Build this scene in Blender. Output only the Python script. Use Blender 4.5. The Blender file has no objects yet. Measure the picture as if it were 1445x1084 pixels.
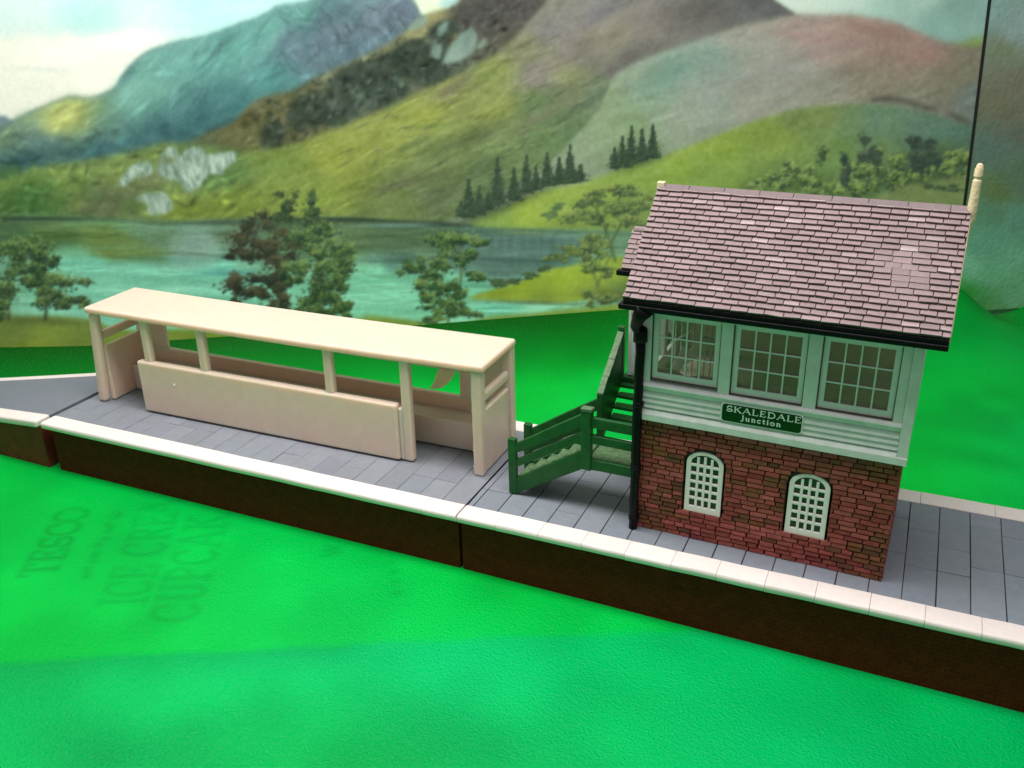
import bpy, math, random
import numpy as np
random.seed(7); rng = np.random.default_rng(11)
scene = bpy.context.scene
COL = scene.collection

# ------------------------------------------------------------------ helpers
def lin(c):
    c = np.asarray(c, float) / 255.0
    return np.where(c <= 0.04045, c / 12.92, ((c + 0.055) / 1.055) ** 2.4)

def material(name, color=(.5, .5, .5), rough=.5, spec=.5, metal=0., coat=0., sss=0., vcol=False,
             noise=0., noise_scale=4., bump=0., bump_scale=30., bump_dist=.02, rough_var=0., wave=None):
    m = bpy.data.materials.new(name); m.use_nodes = True
    nt = m.node_tree; b = nt.nodes['Principled BSDF']; L = nt.links
    b.inputs['Roughness'].default_value = rough
    b.inputs['Specular IOR Level'].default_value = spec
    b.inputs['Metallic'].default_value = metal
    b.inputs['Coat Weight'].default_value = coat
    tc = nt.nodes.new('ShaderNodeTexCoord')
    if vcol:
        a = nt.nodes.new('ShaderNodeAttribute'); a.attribute_name = 'Col'; src = a.outputs['Color']
    else:
        r = nt.nodes.new('ShaderNodeRGB'); r.outputs[0].default_value = (*color, 1); src = r.outputs[0]
    if noise:
        n = nt.nodes.new('ShaderNodeTexNoise'); n.inputs['Scale'].default_value = noise_scale
        n.inputs['Detail'].default_value = 6; n.inputs['Roughness'].default_value = .62
        L.new(tc.outputs['Object'], n.inputs['Vector'])
        mr = nt.nodes.new('ShaderNodeMapRange'); mr.inputs[1].default_value = .25; mr.inputs[2].default_value = .75
        mr.inputs[3].default_value = 1 - noise; mr.inputs[4].default_value = 1 + noise
        L.new(n.outputs['Fac'], mr.inputs[0])
        mx = nt.nodes.new('ShaderNodeMix'); mx.data_type = 'RGBA'; mx.blend_type = 'MULTIPLY'
        mx.inputs[0].default_value = 1
        L.new(src, mx.inputs[6]); L.new(mr.outputs[0], mx.inputs[7]); src = mx.outputs[2]
        if rough_var:
            m2 = nt.nodes.new('ShaderNodeMapRange'); m2.inputs[1].default_value = .3; m2.inputs[2].default_value = .7
            m2.inputs[3].default_value = rough - rough_var; m2.inputs[4].default_value = rough + rough_var
            L.new(n.outputs['Fac'], m2.inputs[0]); L.new(m2.outputs[0], b.inputs['Roughness'])
    L.new(src, b.inputs['Base Color'])
    if sss:
        b.inputs['Subsurface Weight'].default_value = sss
        b.inputs['Subsurface Radius'].default_value = (.9, .42, .18)
        b.inputs['Subsurface Scale'].default_value = .6
    if bump:
        n = nt.nodes.new('ShaderNodeTexNoise'); n.inputs['Scale'].default_value = bump_scale
        n.inputs['Detail'].default_value = 3
        L.new(tc.outputs['Object'], n.inputs['Vector'])
        h = n.outputs['Fac']
        if wave:
            w = nt.nodes.new('ShaderNodeTexBrick')
            w.inputs['Scale'].default_value = wave; w.inputs['Mortar Size'].default_value = .012
            w.inputs['Mortar Smooth'].default_value = .3
            w.inputs['Color1'].default_value = (.8, .8, .8, 1); w.inputs['Color2'].default_value = (.65, .65, .65, 1)
            w.inputs['Mortar'].default_value = (0, 0, 0, 1)
            mp = nt.nodes.new('ShaderNodeMapping'); mp.inputs['Rotation'].default_value = (math.pi/2, 0, 0)
            L.new(tc.outputs['Object'], mp.inputs['Vector']); L.new(mp.outputs[0], w.inputs['Vector'])
            ma = nt.nodes.new('ShaderNodeMath'); ma.operation = 'MULTIPLY_ADD'; ma.inputs[1].default_value = .4
            L.new(n.outputs['Fac'], ma.inputs[0]); L.new(w.outputs['Color'], ma.inputs[2]); h = ma.outputs[0]
            mm = nt.nodes.new('ShaderNodeMix'); mm.data_type = 'RGBA'; mm.blend_type = 'MULTIPLY'; mm.inputs[0].default_value = .75
            L.new(src, mm.inputs[6]); L.new(w.outputs['Color'], mm.inputs[7]); L.new(mm.outputs[2], b.inputs['Base Color'])
        bp = nt.nodes.new('ShaderNodeBump'); bp.inputs['Strength'].default_value = bump
        bp.inputs['Distance'].default_value = bump_dist
        L.new(h, bp.inputs['Height']); L.new(bp.outputs[0], b.inputs['Normal'])
    return m

class M:
    """collects boxes, prisms and tubes into one mesh"""
    def __init__(s, off=(0, 0, 0)):
        s.v = []; s.f = []; s.c = []; s.off = off; s.col = (1, 1, 1)
    def add(s, vs, fs, cols=None):
        o = len(s.v)
        s.v += [tuple(float(a) for a in p) for p in vs]
        s.f += [tuple(o + i for i in f) for f in fs]
        s.c += list(cols) if cols is not None else [s.col] * len(vs)
    def hexa(s, p, cols=None):
        s.add(p, [(0, 3, 2, 1), (4, 5, 6, 7), (0, 1, 5, 4), (1, 2, 6, 5), (2, 3, 7, 6), (3, 0, 4, 7)], cols)
    def box(s, x0, x1, y0, y1, z0, z1, j=0., cols=None):
        p = [(x0, y0, z0), (x1, y0, z0), (x1, y1, z0), (x0, y1, z0), (x0, y0, z1), (x1, y0, z1), (x1, y1, z1), (x0, y1, z1)]
        if j: p = [tuple(a + random.uniform(-j, j) for a in q) for q in p]
        s.hexa(p, cols)
    def prism(s, poly, a0, a1, axis='y'):
        n = len(poly)
        mk = {'y': lambda u, w, a: (u, a, w), 'x': lambda u, w, a: (a, u, w), 'z': lambda u, w, a: (u, w, a)}[axis]
        vs = [mk(u, w, a0) for u, w in poly] + [mk(u, w, a1) for u, w in poly]
        fs = [tuple(range(n)), tuple(range(2 * n - 1, n - 1, -1))] + [(i, i + n, (i + 1) % n + n, (i + 1) % n) for i in range(n)]
        s.add(vs, fs)
    def tube(s, pts, rad, seg=10, cap=True):
        pts = [np.array(p, float) for p in pts]
        if not hasattr(rad, '__len__'): rad = [rad] * len(pts)
        rings = []
        up = None
        for i, p in enumerate(pts):
            t = pts[min(i + 1, len(pts) - 1)] - pts[max(i - 1, 0)]; t /= np.linalg.norm(t)
            a = np.array([1., 0, 0]) if abs(t[0]) < .9 else np.array([0, 1., 0])
            if up is not None: a = up
            u = a - t * (a @ t); u /= np.linalg.norm(u); up = u
            w = np.cross(t, u)
            rings.append([p + rad[i] * (math.cos(k * 2 * math.pi / seg) * u + math.sin(k * 2 * math.pi / seg) * w) for k in range(seg)])
        vs = [q for r in rings for q in r]; fs = []
        for i in range(len(pts) - 1):
            for k in range(seg):
                fs.append((i * seg + k, i * seg + (k + 1) % seg, (i + 1) * seg + (k + 1) % seg, (i + 1) * seg + k))
        if cap:
            fs.append(tuple(range(seg - 1, -1, -1))); fs.append(tuple(range((len(pts) - 1) * seg, len(pts) * seg)))
        s.add(vs, fs)
    def build(s, name, mat, parent=None, bevel=0., seg=2, smooth=False, tag=None, rnd=0.):
        me = bpy.data.meshes.new(name)
        v = np.array(s.v) - np.array(s.off)
        me.from_pydata(v.tolist(), [], s.f)
        ca = me.color_attributes.new('Col', 'FLOAT_COLOR', 'POINT')
        ca.data.foreach_set('color', np.column_stack([np.array(s.c, float), np.ones(len(s.c))]).astype(np.float32).ravel())
        import bmesh
        bm = bmesh.new(); bm.from_mesh(me); bmesh.ops.recalc_face_normals(bm, faces=bm.faces); bm.to_mesh(me); bm.free()
        me.materials.append(mat)
        o = bpy.data.objects.new(name, me); COL.objects.link(o)
        if parent: o.parent = parent
        if bevel:
            b = o.modifiers.new('Bevel', 'BEVEL'); b.width = bevel; b.segments = seg; b.limit_method = 'ANGLE'
            b.angle_limit = math.radians(40); b.use_clamp_overlap = True
        if bevel or smooth:
            me.polygons.foreach_set('use_smooth', [True] * len(me.polygons))
            if not smooth:
                w = o.modifiers.new('WN', 'WEIGHTED_NORMAL'); w.keep_sharp = True
        return o

def thing(name, label, cat, loc=(0, 0, 0), rz=0., group=None):
    e = bpy.data.objects.new(name, None); COL.objects.link(e); e.location = loc; e.rotation_euler = (0, 0, rz)
    e.empty_display_size = .5
    e['label'] = label; e['category'] = cat
    if group: e['group'] = group
    return e

# value noise, used to mottle printed and painted surfaces
def fbm(h, w, cell, octv=4, seed=0, sx=1.0, gain=.55):
    r = np.random.default_rng(seed); out = np.zeros((h, w)); amp = 1.; tot = 0
    for o in range(octv):
        c = max(cell / 2 ** o, 1.5)
        gh, gw = int(h / c) + 3, int(w / (c * sx)) + 3
        g = r.random((gh, gw))
        y = np.arange(h) / c; x = np.arange(w) / (c * sx)
        yi = y.astype(int); xi = x.astype(int); fy = y - yi; fx = x - xi
        fy = fy * fy * (3 - 2 * fy); fx = fx * fx * (3 - 2 * fx)
        a = g[yi][:, xi]; b = g[yi][:, xi + 1]; c2 = g[yi + 1][:, xi]; d = g[yi + 1][:, xi + 1]
        out += amp * ((a * (1 - fx) + b * fx) * (1 - fy[:, None]) + (c2 * (1 - fx) + d * fx) * fy[:, None])
        tot += amp; amp *= gain
    return out / tot - .5

# ------------------------------------------------------------------ camera
F_PX = 1323.446
RC = np.array([[0.90225668, 0.43080614, -0.01841095], [0.15735343, -0.36870421, -0.9161316], [-0.40146331, 0.82368882, -0.40045466]])
CP = np.array([8.36632019, -26.56933882, 17.3994594])
cam = bpy.data.cameras.new('camera'); co = bpy.data.objects.new('camera', cam); COL.objects.link(co)
from mathutils import Matrix
mw = np.eye(4); mw[:3, 0] = RC[0]; mw[:3, 1] = -RC[1]; mw[:3, 2] = -RC[2]; mw[:3, 3] = CP
co.matrix_world = Matrix(mw.tolist())
cam.sensor_width = 36; cam.lens = F_PX / 1445 * 36
cam.clip_start = .5; cam.clip_end = 600
cam.dof.use_dof = True; cam.dof.focus_distance = 31.5; cam.dof.aperture_fstop = .50
scene.camera = co
def project(P):
    q = (P - CP) @ RC.T
    return F_PX * q[:, 0] / q[:, 2] + 722.5, F_PX * q[:, 1] / q[:, 2] + 542

GZ = -2.345            # table level
# ------------------------------------------------------------------ materials
CREAM = material('cream_plastic', (.755, .597, .480), rough=.36, spec=.38, sss=.65, noise=.05, noise_scale=2.5, bump=.10, bump_scale=16, bump_dist=.02)
CREAM_OLD = material('bare_cream_plastic', (.70, .58, .36), rough=.5, noise=.22, noise_scale=6, bump=.5, bump_scale=9, bump_dist=.04)
KERB = material('white_painted_kerb', (.86, .78, .73), rough=.55, vcol=True, noise=.05, noise_scale=5, bump=.18, bump_scale=14, bump_dist=.02)
SLAB = material('grey_painted_slabs', rough=.62, vcol=True, noise=.09, noise_scale=3.2, bump=.22, bump_scale=12, bump_dist=.02)
BASE = material('dark_brown_brick_base', (.125, .020, .0048), rough=.65, spec=.14, noise=.35, noise_scale=2.5, bump=.7, bump_scale=10, bump_dist=.03, wave=1.6)
BASE_END = material('brown_brick_base', (.22, .028, .018), rough=.55, spec=.35, noise=.5, noise_scale=1.3, bump=.55, bump_scale=9, bump_dist=.03, wave=1.6)
GAP = material('black_gap', (.012, .011, .012), rough=.8)
BRICK = material('painted_bricks', rough=.62, spec=.3, vcol=True, noise=.28, noise_scale=7, bump=.5, bump_scale=13, bump_dist=.03)
MORTAR = material('black_wash_mortar', (.020, .012, .009), rough=.8, noise=.4, noise_scale=5)
WHITE = material('off_white_paint', (.65, .70, .655), rough=.5, spec=.45, noise=.12, noise_scale=2.6, bump=.35, bump_scale=7, bump_dist=.025)
SASH = material('sash_white_plastic', (.70, .74, .70), rough=.42, noise=.07, noise_scale=4, bump=.15, bump_scale=10, bump_dist=.01)
ARCHW = material('arched_window_white', (.82, .80, .74), rough=.45, noise=.06, noise_scale=5, bump=.12, bump_scale=10, bump_dist=.01)
TILE = material('purple_grey_tiles', rough=.6, spec=.35, vcol=True, noise=.14, noise_scale=8, bump=.35, bump_scale=14, bump_dist=.02)
BLACK = material('gloss_black_paint', (.003, .0026, .0036), rough=.38, spec=.16, noise=.3, noise_scale=6, bump=.6, bump_scale=5, bump_dist=.03)
DGREEN = material('dark_green_paint', (.012, .092, .020), rough=.42, spec=.3, noise=.3, noise_scale=3, bump=.5, bump_scale=7, bump_dist=.03)
DGREEN_WORN = material('worn_green_paint', (.10, .19, .085), rough=.55, noise=.5, noise_scale=6, bump=.8, bump_scale=9, bump_dist=.04)
SIGN = material('sign_green', (.002, .046, .004), rough=.45, spec=.2, noise=.1, noise_scale=6)
LETTER = material('sign_lettering_white', (.72, .80, .72), rough=.5)
INNER = material('inner_walls_tan', (.80, .72, .52), rough=.6, noise=.2, noise_scale=1.5)
INNERPALE = material('inner_pale_plastic', (.62, .58, .47), rough=.5, noise=.15, noise_scale=3)
REVEAL = material('window_reveal_grime', (.085, .055, .038), rough=.6, noise=.4, noise_scale=5)

def glass_material(name, tint, alpha, rough=.06):
    m = bpy.data.materials.new(name); m.use_nodes = True; nt = m.node_tree; nt.nodes.clear()
    out = nt.nodes.new('ShaderNodeOutputMaterial'); mix = nt.nodes.new('ShaderNodeMixShader')
    tr = nt.nodes.new('ShaderNodeBsdfTransparent'); tr.inputs[0].default_value = (*tint, 1)
    pr = nt.nodes.new('ShaderNodeBsdfPrincipled'); pr.inputs['Base Color'].default_value = (.36, .32, .21, 1)
    pr.inputs['Roughness'].default_value = rough; pr.inputs['Specular IOR Level'].default_value = .6
    mix.inputs[0].default_value = alpha
    nt.links.new(tr.outputs[0], mix.inputs[1]); nt.links.new(pr.outputs[0], mix.inputs[2]); nt.links.new(mix.outputs[0], out.inputs[0])
    return m
GLASS = glass_material('clear_glazing', (.92, .92, .86), .26)
DGLASS = material('dark_glazing', (.035, .04, .032), rough=.2, spec=.5, noise=.5, noise_scale=3)

# ================================================================== BACKDROP
# the panel stands in a vertical plane behind the platform
PO = np.array([-37.35, 3.95]); PD = np.array([46.49, 30.5]); PD = PD / np.linalg.norm(PD); PN = np.array([PD[1], -PD[0]])
U0, V0, STEP = -220, -190, 1.5
PW, PH = int(1960 / STEP), int(800 / STEP)
uu = U0 + np.arange(PW) * STEP; vv = V0 + np.arange(PH) * STEP
UU, VV = np.meshgrid(uu, vv)
img = np.zeros((PH, PW, 3))

def blur(a, s):
    if s <= 0: return a
    k = max(1, int(s / STEP * 3)); x = np.arange(-k, k + 1); g = np.exp(-.5 * (x * STEP / s) ** 2); g /= g.sum()
    p = np.pad(a, ((k, k), (0, 0)), 'edge'); a = sum(g[i] * p[i:i + a.shape[0]] for i in range(2 * k + 1))
    p = np.pad(a, ((0, 0), (k, k)), 'edge'); return sum(g[i] * p[:, i:i + a.shape[1]] for i in range(2 * k + 1))
def smooth_line(pts, n=6):
    P = np.array(pts, float); out = []
    for i in range(len(P) - 1):
        p0, p1, p2, p3 = P[max(i - 1, 0)], P[i], P[i + 1], P[min(i + 2, len(P) - 1)]
        for t in np.arange(n) / n:
            out.append(.5 * ((2 * p1) + (p2 - p0) * t + (2 * p0 - 5 * p1 + 4 * p2 - p3) * t ** 2 + (3 * p1 - p0 - 3 * p2 + p3) * t ** 3))
    out.append(P[-1]); return np.array(out)
WOB = [fbm(PH, PW, 30, 4, 900 + i) for i in range(2)]
def inside(poly, wob=0.):
    X, Y = UU + wob * WOB[0], VV + wob * WOB[1]
    r = np.zeros(UU.shape, bool); n = len(poly)
    for i in range(n):
        (x1, y1), (x2, y2) = poly[i], poly[(i + 1) % n]
        if y1 == y2: continue
        c = ((Y < y1) != (Y < y2)) & (X < (x2 - x1) * (Y - y1) / (y2 - y1) + x1)
        r ^= c
    return r.astype(float)
def over(mask, colr):
    global img
    colr = np.asarray(colr, float)
    img = img * (1 - mask[..., None]) + mask[..., None] * (colr if colr.ndim == 3 else np.broadcast_to(colr, img.shape))
def below(line, soft=2.5, wob=6.):
    ln = smooth_line(line)
    y = np.interp(UU + wob * WOB[0], ln[:, 0], ln[:, 1]) + wob * WOB[1]
    return 1 / (1 + np.exp(-np.clip((VV - y) / soft, -30, 30)))
def region(pts, soft=3, wob=8, sm=True):
    p = smooth_line(pts + [pts[0]]) if sm else pts
    return blur(inside(p, wob), soft)
def blob(x, y, rx, ry, ang=0., p=1.):
    a = math.radians(ang); dx, dy = UU - x, VV - y
    u = (dx * math.cos(a) + dy * math.sin(a)) / rx; w = (-dx * math.sin(a) + dy * math.cos(a)) / ry
    return np.clip(p * np.exp(-(u * u + w * w)), 0, 1)
def field(stops, power=2.7):
    """soft blend of colours placed at points: the way a painter lays patches wet into wet"""
    num = np.zeros(img.shape); den = np.zeros(UU.shape)
    for x, y, c in stops:
        w = 1 / (((UU + 30 * WOB[0] - x) ** 2 + 1.6 * (VV + 30 * WOB[1] - y) ** 2) ** (power / 2) + 900.)
        num += w[..., None] * np.array(c, float); den += w
    return num / den[..., None]
N1 = fbm(PH, PW, 60, 5, 1); N2 = fbm(PH, PW, 14, 3, 2); N3 = fbm(PH, PW, 90, 5, 3, 2.2); NF = fbm(PH, PW, 4, 2, 4)
STREAK = None
def slant(ang, seed, cell=22, sx=4.):
    """noise stretched along a slope"""
    n = fbm(700, 1500, cell, 4, seed, sx); a = math.radians(ang)
    X = (UU - 600) * math.cos(a) + (VV - 200) * math.sin(a) + 1100; Y = -(UU - 600) * math.sin(a) + (VV - 200) * math.cos(a) + 500
    return n[np.clip((Y / 1.5).astype(int), 0, 699), np.clip((X / 1.5).astype(int), 0, 1499)]
def tex(c, *pairs):
    c = np.asarray(c, float)
    if c.ndim == 1: c = np.broadcast_to(c, img.shape).copy()
    for n, amp in pairs: c = c + n[..., None] * amp
    return c

def strokes(mask, box, n, rx, ry, ang, jit, amp, seed, bias=0., col=None):
    '''brush strokes: each lightens or darkens (or tints) a small lens of the picture inside a mask'''
    global img
    r = np.random.default_rng(seed); x0, y0, x1, y1 = box
    for k in range(n):
        px, py = r.uniform(x0, x1), r.uniform(y0, y1); ix, iy = int((px - U0) / STEP), int((py - V0) / STEP)
        a_, b_ = rx * r.uniform(.5, 1.6), ry * r.uniform(.6, 1.5); w = int(a_ * 1.7 / STEP) + 2
        if ix - w < 0 or iy - w < 0 or ix + w >= PW or iy + w >= PH or mask[iy, ix] < .15: continue
        t = math.radians(ang + r.normal(0, jit)); gy_, gx_ = np.mgrid[-w:w + 1, -w:w + 1] * STEP
        u = gx_ * math.cos(t) + gy_ * math.sin(t); q = -gx_ * math.sin(t) + gy_ * math.cos(t) + u * u / a_ * .12 * r.normal()
        sl = (slice(iy - w, iy + w + 1), slice(ix - w, ix + w + 1))
        al = (np.exp(-((u / a_) ** 2 + (q / b_) ** 2) ** 1.3) * mask[sl])[..., None]
        if col is None: img[sl] = img[sl] * (1 + al * (r.normal(bias, amp)))
        else: img[sl] = img[sl] * (1 - al * amp) + al * amp * (np.array(col[r.integers(len(col))], float) + r.normal(0, 6))

# --- sky and clouds
sky = field([(0, 30, (190, 212, 210)), (120, 20, (172, 214, 212)), (300, 10, (166, 216, 214)), (380, 0, (176, 222, 220)), (0, 110, (226, 226, 214)),
             (100, 110, (230, 228, 214)), (200, 95, (214, 220, 208)), (60, 160, (214, 216, 206)), (600, 0, (205, 222, 190)), (1160, 5, (222, 236, 226)), (1300, -30, (196, 222, 216))])
over(np.ones(UU.shape), tex(sky, (N3, 34), (N1, 18)))
over(.9 * region([(-220, 60), (-60, 62), (0, 56), (34, 50), (70, 56), (96, 46), (118, 54), (150, 50), (188, 46), (214, 52), (206, 70), (170, 100), (120, 140), (0, 190), (-220, 190)], 6, 14), tex((228, 227, 216), (N3, 26), (N1, 16)))
over(.5 * blob(70, 78, 90, 16, -8) + .4 * blob(190, 60, 50, 12), (236, 233, 222))
over(.45 * blob(60, 98, 40, 4, 3), (196, 200, 196))
over(.3 * blob(300, 40, 60, 30, -20), (190, 226, 224))
over(region([(-220, 168), (-40, 168), (0, 164), (10, 166), (24, 176), (0, 190), (-220, 210)], 2), tex((112, 132, 140), (N1, 20)))
# --- far right hills
m = below([(1090, 60), (1180, 22), (1210, 10), (1250, -14), (1290, -40), (1700, -120)], 6) * (UU > 1000)
over(m, tex(field([(1230, 20, (170, 204, 198)), (1330, 30, (140, 182, 176)), (1300, -10, (178, 208, 200)), (1400, 20, (138, 174, 172))]), (N1, 30)))
over(.9 * region([(1340, 66), (1370, 54), (1400, 50), (1480, 46), (1480, 72), (1380, 72)], 4), (150, 172, 90))
# --- teal mountain, left
line = [(-220, 240), (-60, 205), (0, 181), (30, 164), (60, 151), (97, 137), (130, 136), (158, 124), (180, 98), (205, 77), (240, 62), (285, 52), (330, 37), (375, 18), (392, 9),
        (430, 4), (460, -14), (520, -32), (560, -30), (585, 2), (610, 30), (700, 60), (1700, 200)]
m = below(line, 2.2)
c = field([(0, 200, (116, 142, 110)), (90, 160, (160, 172, 100)), (60, 200, (104, 134, 128)), (40, 235, (58, 98, 100)), (150, 220, (58, 98, 104)), (230, 190, (60, 102, 108)),
           (200, 130, (104, 158, 146)), (260, 95, (96, 152, 144)), (330, 70, (92, 150, 142)), (380, 45, (94, 152, 144)), (420, 20, (98, 154, 146)), (330, 140, (70, 120, 122)), (290, 165, (62, 108, 112)),
           (380, 110, (78, 136, 132)), (440, 70, (80, 110, 122)), (470, 40, (90, 116, 126)), (520, 30, (92, 114, 126)), (560, 15, (84, 100, 116)), (500, 80, (74, 104, 116)), (440, 95, (74, 108, 116)), (540, -20, (96, 124, 130))])
over(m, tex(c, (slant(-40, 21, 13, 3), 36), (N2, 10), (N1, 10)))
over(m * .8 * region([(58, 178), (70, 158), (95, 144), (112, 146), (116, 158), (100, 168), (74, 188)], 6), tex((178, 184, 108), (N2, 26)))
over(m * .35 * region([(385, 55), (410, 40), (440, 48), (470, 36), (520, 22), (570, 10), (590, 30), (540, 60), (490, 95), (450, 105), (425, 85), (400, 80)], 5), tex((96, 106, 122), (slant(50, 22, 10, 3), 50)))
for p in [(402, 52, 9, 28, 20), (432, 62, 5, 26, -20), (500, 30, 5, 22, -30), (305, 75, 5, 28, 30), (395, 72, 16, 5, -20), (180, 110, 5, 18, 45)]:
    over(m * .4 * blob(*p), (60, 90, 102))
over(m * blur(np.clip(blob(60, 222, 120, 22, -4) + blob(210, 205, 120, 14, -12), 0, 1), 4) * .5, tex((52, 92, 98), (N2, 20)))
strokes(m, (150, 0, 600, 230), 420, 16, 3.2, -42, 16, .055, 201)
strokes(m, (400, 10, 600, 110), 200, 12, 2.4, 55, 18, .065, 202, -.01)
strokes(m, (-60, 180, 330, 250), 260, 12, 4, -10, 25, .07, 203, -.02)
strokes(m, (0, 140, 140, 200), 90, 12, 3, -30, 16, .05, 204)
over(m * .5 * (1 - below([(x, y + 3) for x, y in line], 1.6)), (54, 92, 98))
# --- mid dark ridge
ridge = [(-220, 400), (180, 236), (240, 212), (290, 188), (330, 170), (352, 150), (380, 135), (420, 122), (455, 105), (490, 88), (540, 64), (570, 44), (590, 28), (606, 18), (630, 10), (650, -5), (690, -30), (760, -60), (1000, -90), (1040, -30), (1095, 2), (1125, 22), (1700, 200)]
m = below(ridge, 2)
c = field([(260, 205, (82, 92, 66)), (330, 180, (98, 98, 62)), (380, 160, (92, 92, 60)), (430, 135, (84, 88, 62)), (520, 80, (104, 108, 78)), (580, 50, (120, 122, 80)), (610, 25, (124, 120, 76)), (660, 20, (76, 78, 72)),
           (700, 10, (80, 78, 74)), (740, 5, (76, 68, 64)), (800, -20, (120, 112, 106)), (640, 90, (80, 90, 76)), (520, 130, (62, 76, 62)), (900, 0, (116, 110, 108)), (1000, 15, (104, 98, 98)), (1080, 5, (104, 100, 104))])
over(m, tex(c, (slant(-28, 31, 12, 3), 40), (N2, 20)))
# wooded scar and rocks on the ridge
for x, y, rx, ry, a in [(385, 190, 17, 22, 10), (440, 155, 34, 24, -20), (480, 160, 26, 22, -20), (500, 112, 34, 20, -20), (545, 100, 44, 22, -25), (545, 130, 34, 20, -20), (590, 85, 36, 24, -20), (575, 70, 24, 12, -20), (610, 105, 26, 16, -20), (622, 55, 12, 20, 10),
                        (632, 40, 30, 12, -20), (680, 20, 40, 20, -20), (725, 10, 30, 20, 0)]:
    k = blur((blob(x, y, rx, ry, a, 1.5) + .5 * N2 > .5).astype(float), 3)
    over(m * k * .82, tex((48, 62, 52) if x < 640 else (72, 70, 68), (N2, 34), (NF, 16)))
for x, y, rx, ry in [(470, 150, 14, 18), (505, 148, 12, 16), (530, 135, 9, 12), (495, 122, 22, 12), (540, 122, 8, 10)]:
    over(m * .5 * blob(x, y, rx, ry, 20), tex((92, 108, 98), (N2, 40)))
strokes(m, (330, 30, 720, 215), 620, 7, 3.4, -40, 50, .17, 205, -.03)
strokes(m, (640, -40, 1100, 60), 320, 14, 2.4, -24, 14, .08, 206)
strokes(m, (360, 60, 660, 215), 260, 5, 2.2, -30, 60, .6, 207, col=[(40, 54, 46), (34, 46, 42), (96, 112, 100), (66, 80, 66), (50, 62, 50)])
for pts in [[(622, 92), (636, 66), (650, 48), (668, 40), (674, 55), (668, 76), (650, 86)], [(606, 78), (612, 62), (624, 64), (620, 84)], [(574, 42), (590, 28), (604, 24), (600, 38), (580, 44)], [(674, 66), (684, 54), (688, 62), (678, 70)], [(618, 40), (632, 30), (630, 44), (620, 52)]]:
    over(.85 * region(pts, 2, 5), tex((126, 152, 142), (slant(-60, 33, 8, 3), 50)))
over(.7 * region([(618, 6), (632, -12), (648, 0), (630, 12)], 2), (150, 196, 200))
# --- large green hillside
hill = [(-220, 262), (-60, 258), (0, 249), (40, 238), (90, 230), (140, 224), (200, 211), (240, 202), (300, 205), (360, 212), (410, 206), (450, 190), (500, 172), (560, 146), (620, 118), (680, 88), (730, 50), (760, 14), (790, -20), (840, -60), (1000, -60), (1700, -60)]
m = below(hill, 2.5, 7) * (1 - below([(780, -60), (860, -8), (905, 22), (960, 44), (1020, 50), (1060, 40), (1130, 22), (1700, -40)], 1, 0) * 0)
c = field([(0, 270, (104, 132, 62)), (40, 285, (82, 122, 60)), (100, 250, (128, 148, 74)), (160, 240, (132, 152, 78)), (200, 220, (128, 150, 76)), (150, 290, (104, 120, 72)), (250, 220, (104, 128, 66)), (260, 300, (132, 150, 58)), (330, 290, (128, 148, 56)), (300, 240, (96, 128, 64)), (400, 225, (118, 142, 60)),
           (430, 250, (128, 146, 62)), (420, 280, (134, 156, 60)), (470, 230, (156, 166, 64)), (500, 200, (152, 162, 68)), (540, 180, (152, 162, 74)), (600, 160, (160, 168, 72)), (640, 130, (148, 154, 84)), (700, 110, (150, 160, 84)), (740, 70, (146, 142, 100)), (780, 40, (136, 128, 118)), (800, 100, (140, 146, 92)), (830, 60, (140, 130, 122)),
           (860, 30, (132, 126, 122)), (760, 110, (132, 126, 112)), (700, 160, (140, 152, 78)), (760, 150, (112, 140, 88)), (700, 200, (124, 144, 84)), (620, 220, (116, 134, 76)), (560, 260, (112, 130, 70)), (620, 280, (106, 120, 78)), (520, 300, (116, 132, 72)), (680, 250, (104, 124, 78)), (820, 190, (112, 138, 92)), (760, 210, (112, 136, 84)), (850, 130, (124, 140, 104)), (880, 90, (124, 124, 112)), (560, 200, (152, 162, 72)), (480, 280, (140, 156, 64))])
c = c * np.array([.93, .94, 1.02])
over(m, tex(c, (slant(-24, 41, 9, 5), 24), (slant(-24, 44, 24, 4), 14), (N2, 8), (NF, 12)))
for x, y, rx, ry, a, c, p in [(560, 262, 40, 7, -14, (96, 94, 78), .55), (580, 205, 30, 5, -25, (84, 104, 64), .6), (670, 190, 34, 6, -32, (92, 104, 70), .6), (690, 188, 26, 5, -28, (90, 92, 72), .5), (745, 60, 24, 4, -22, (84, 96, 78), .5), (610, 178, 22, 3, -10, (84, 112, 54), .5), (640, 125, 34, 8, -30, (104, 96, 86), .6),
                          (700, 150, 50, 18, -25, (164, 170, 84), .35), (770, 160, 60, 8, -30, (122, 112, 98), .5), (820, 150, 36, 6, -30, (96, 116, 92), .45), (680, 90, 20, 5, -30, (100, 118, 62), .5), (600, 215, 26, 4, -20, (90, 108, 60), .5), (640, 205, 20, 3, -25, (84, 100, 66), .5), (690, 105, 36, 6, -28, (104, 122, 60), .45),
                          (310, 240, 40, 22, -20, (84, 120, 70), .5), (340, 250, 26, 16, -20, (80, 116, 70), .4), (810, 70, 60, 16, -30, (142, 128, 128), .55), (880, 50, 50, 20, -25, (118, 110, 112), .6), (780, 95, 40, 14, -30, (150, 136, 130), .4), (520, 150, 60, 6, -28, (124, 112, 92), .5), (600, 118, 40, 6, -28, (108, 96, 84), .5)]:
    over(m * p * blob(x, y, rx, ry, a), tex(c, (N2, 30)))
strokes(m, (300, 60, 900, 310), 1500, 20, 2.0, -25, 9, .042, 208)
strokes(m, (-60, 210, 330, 310), 500, 9, 3, -20, 30, .10, 209)
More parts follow.
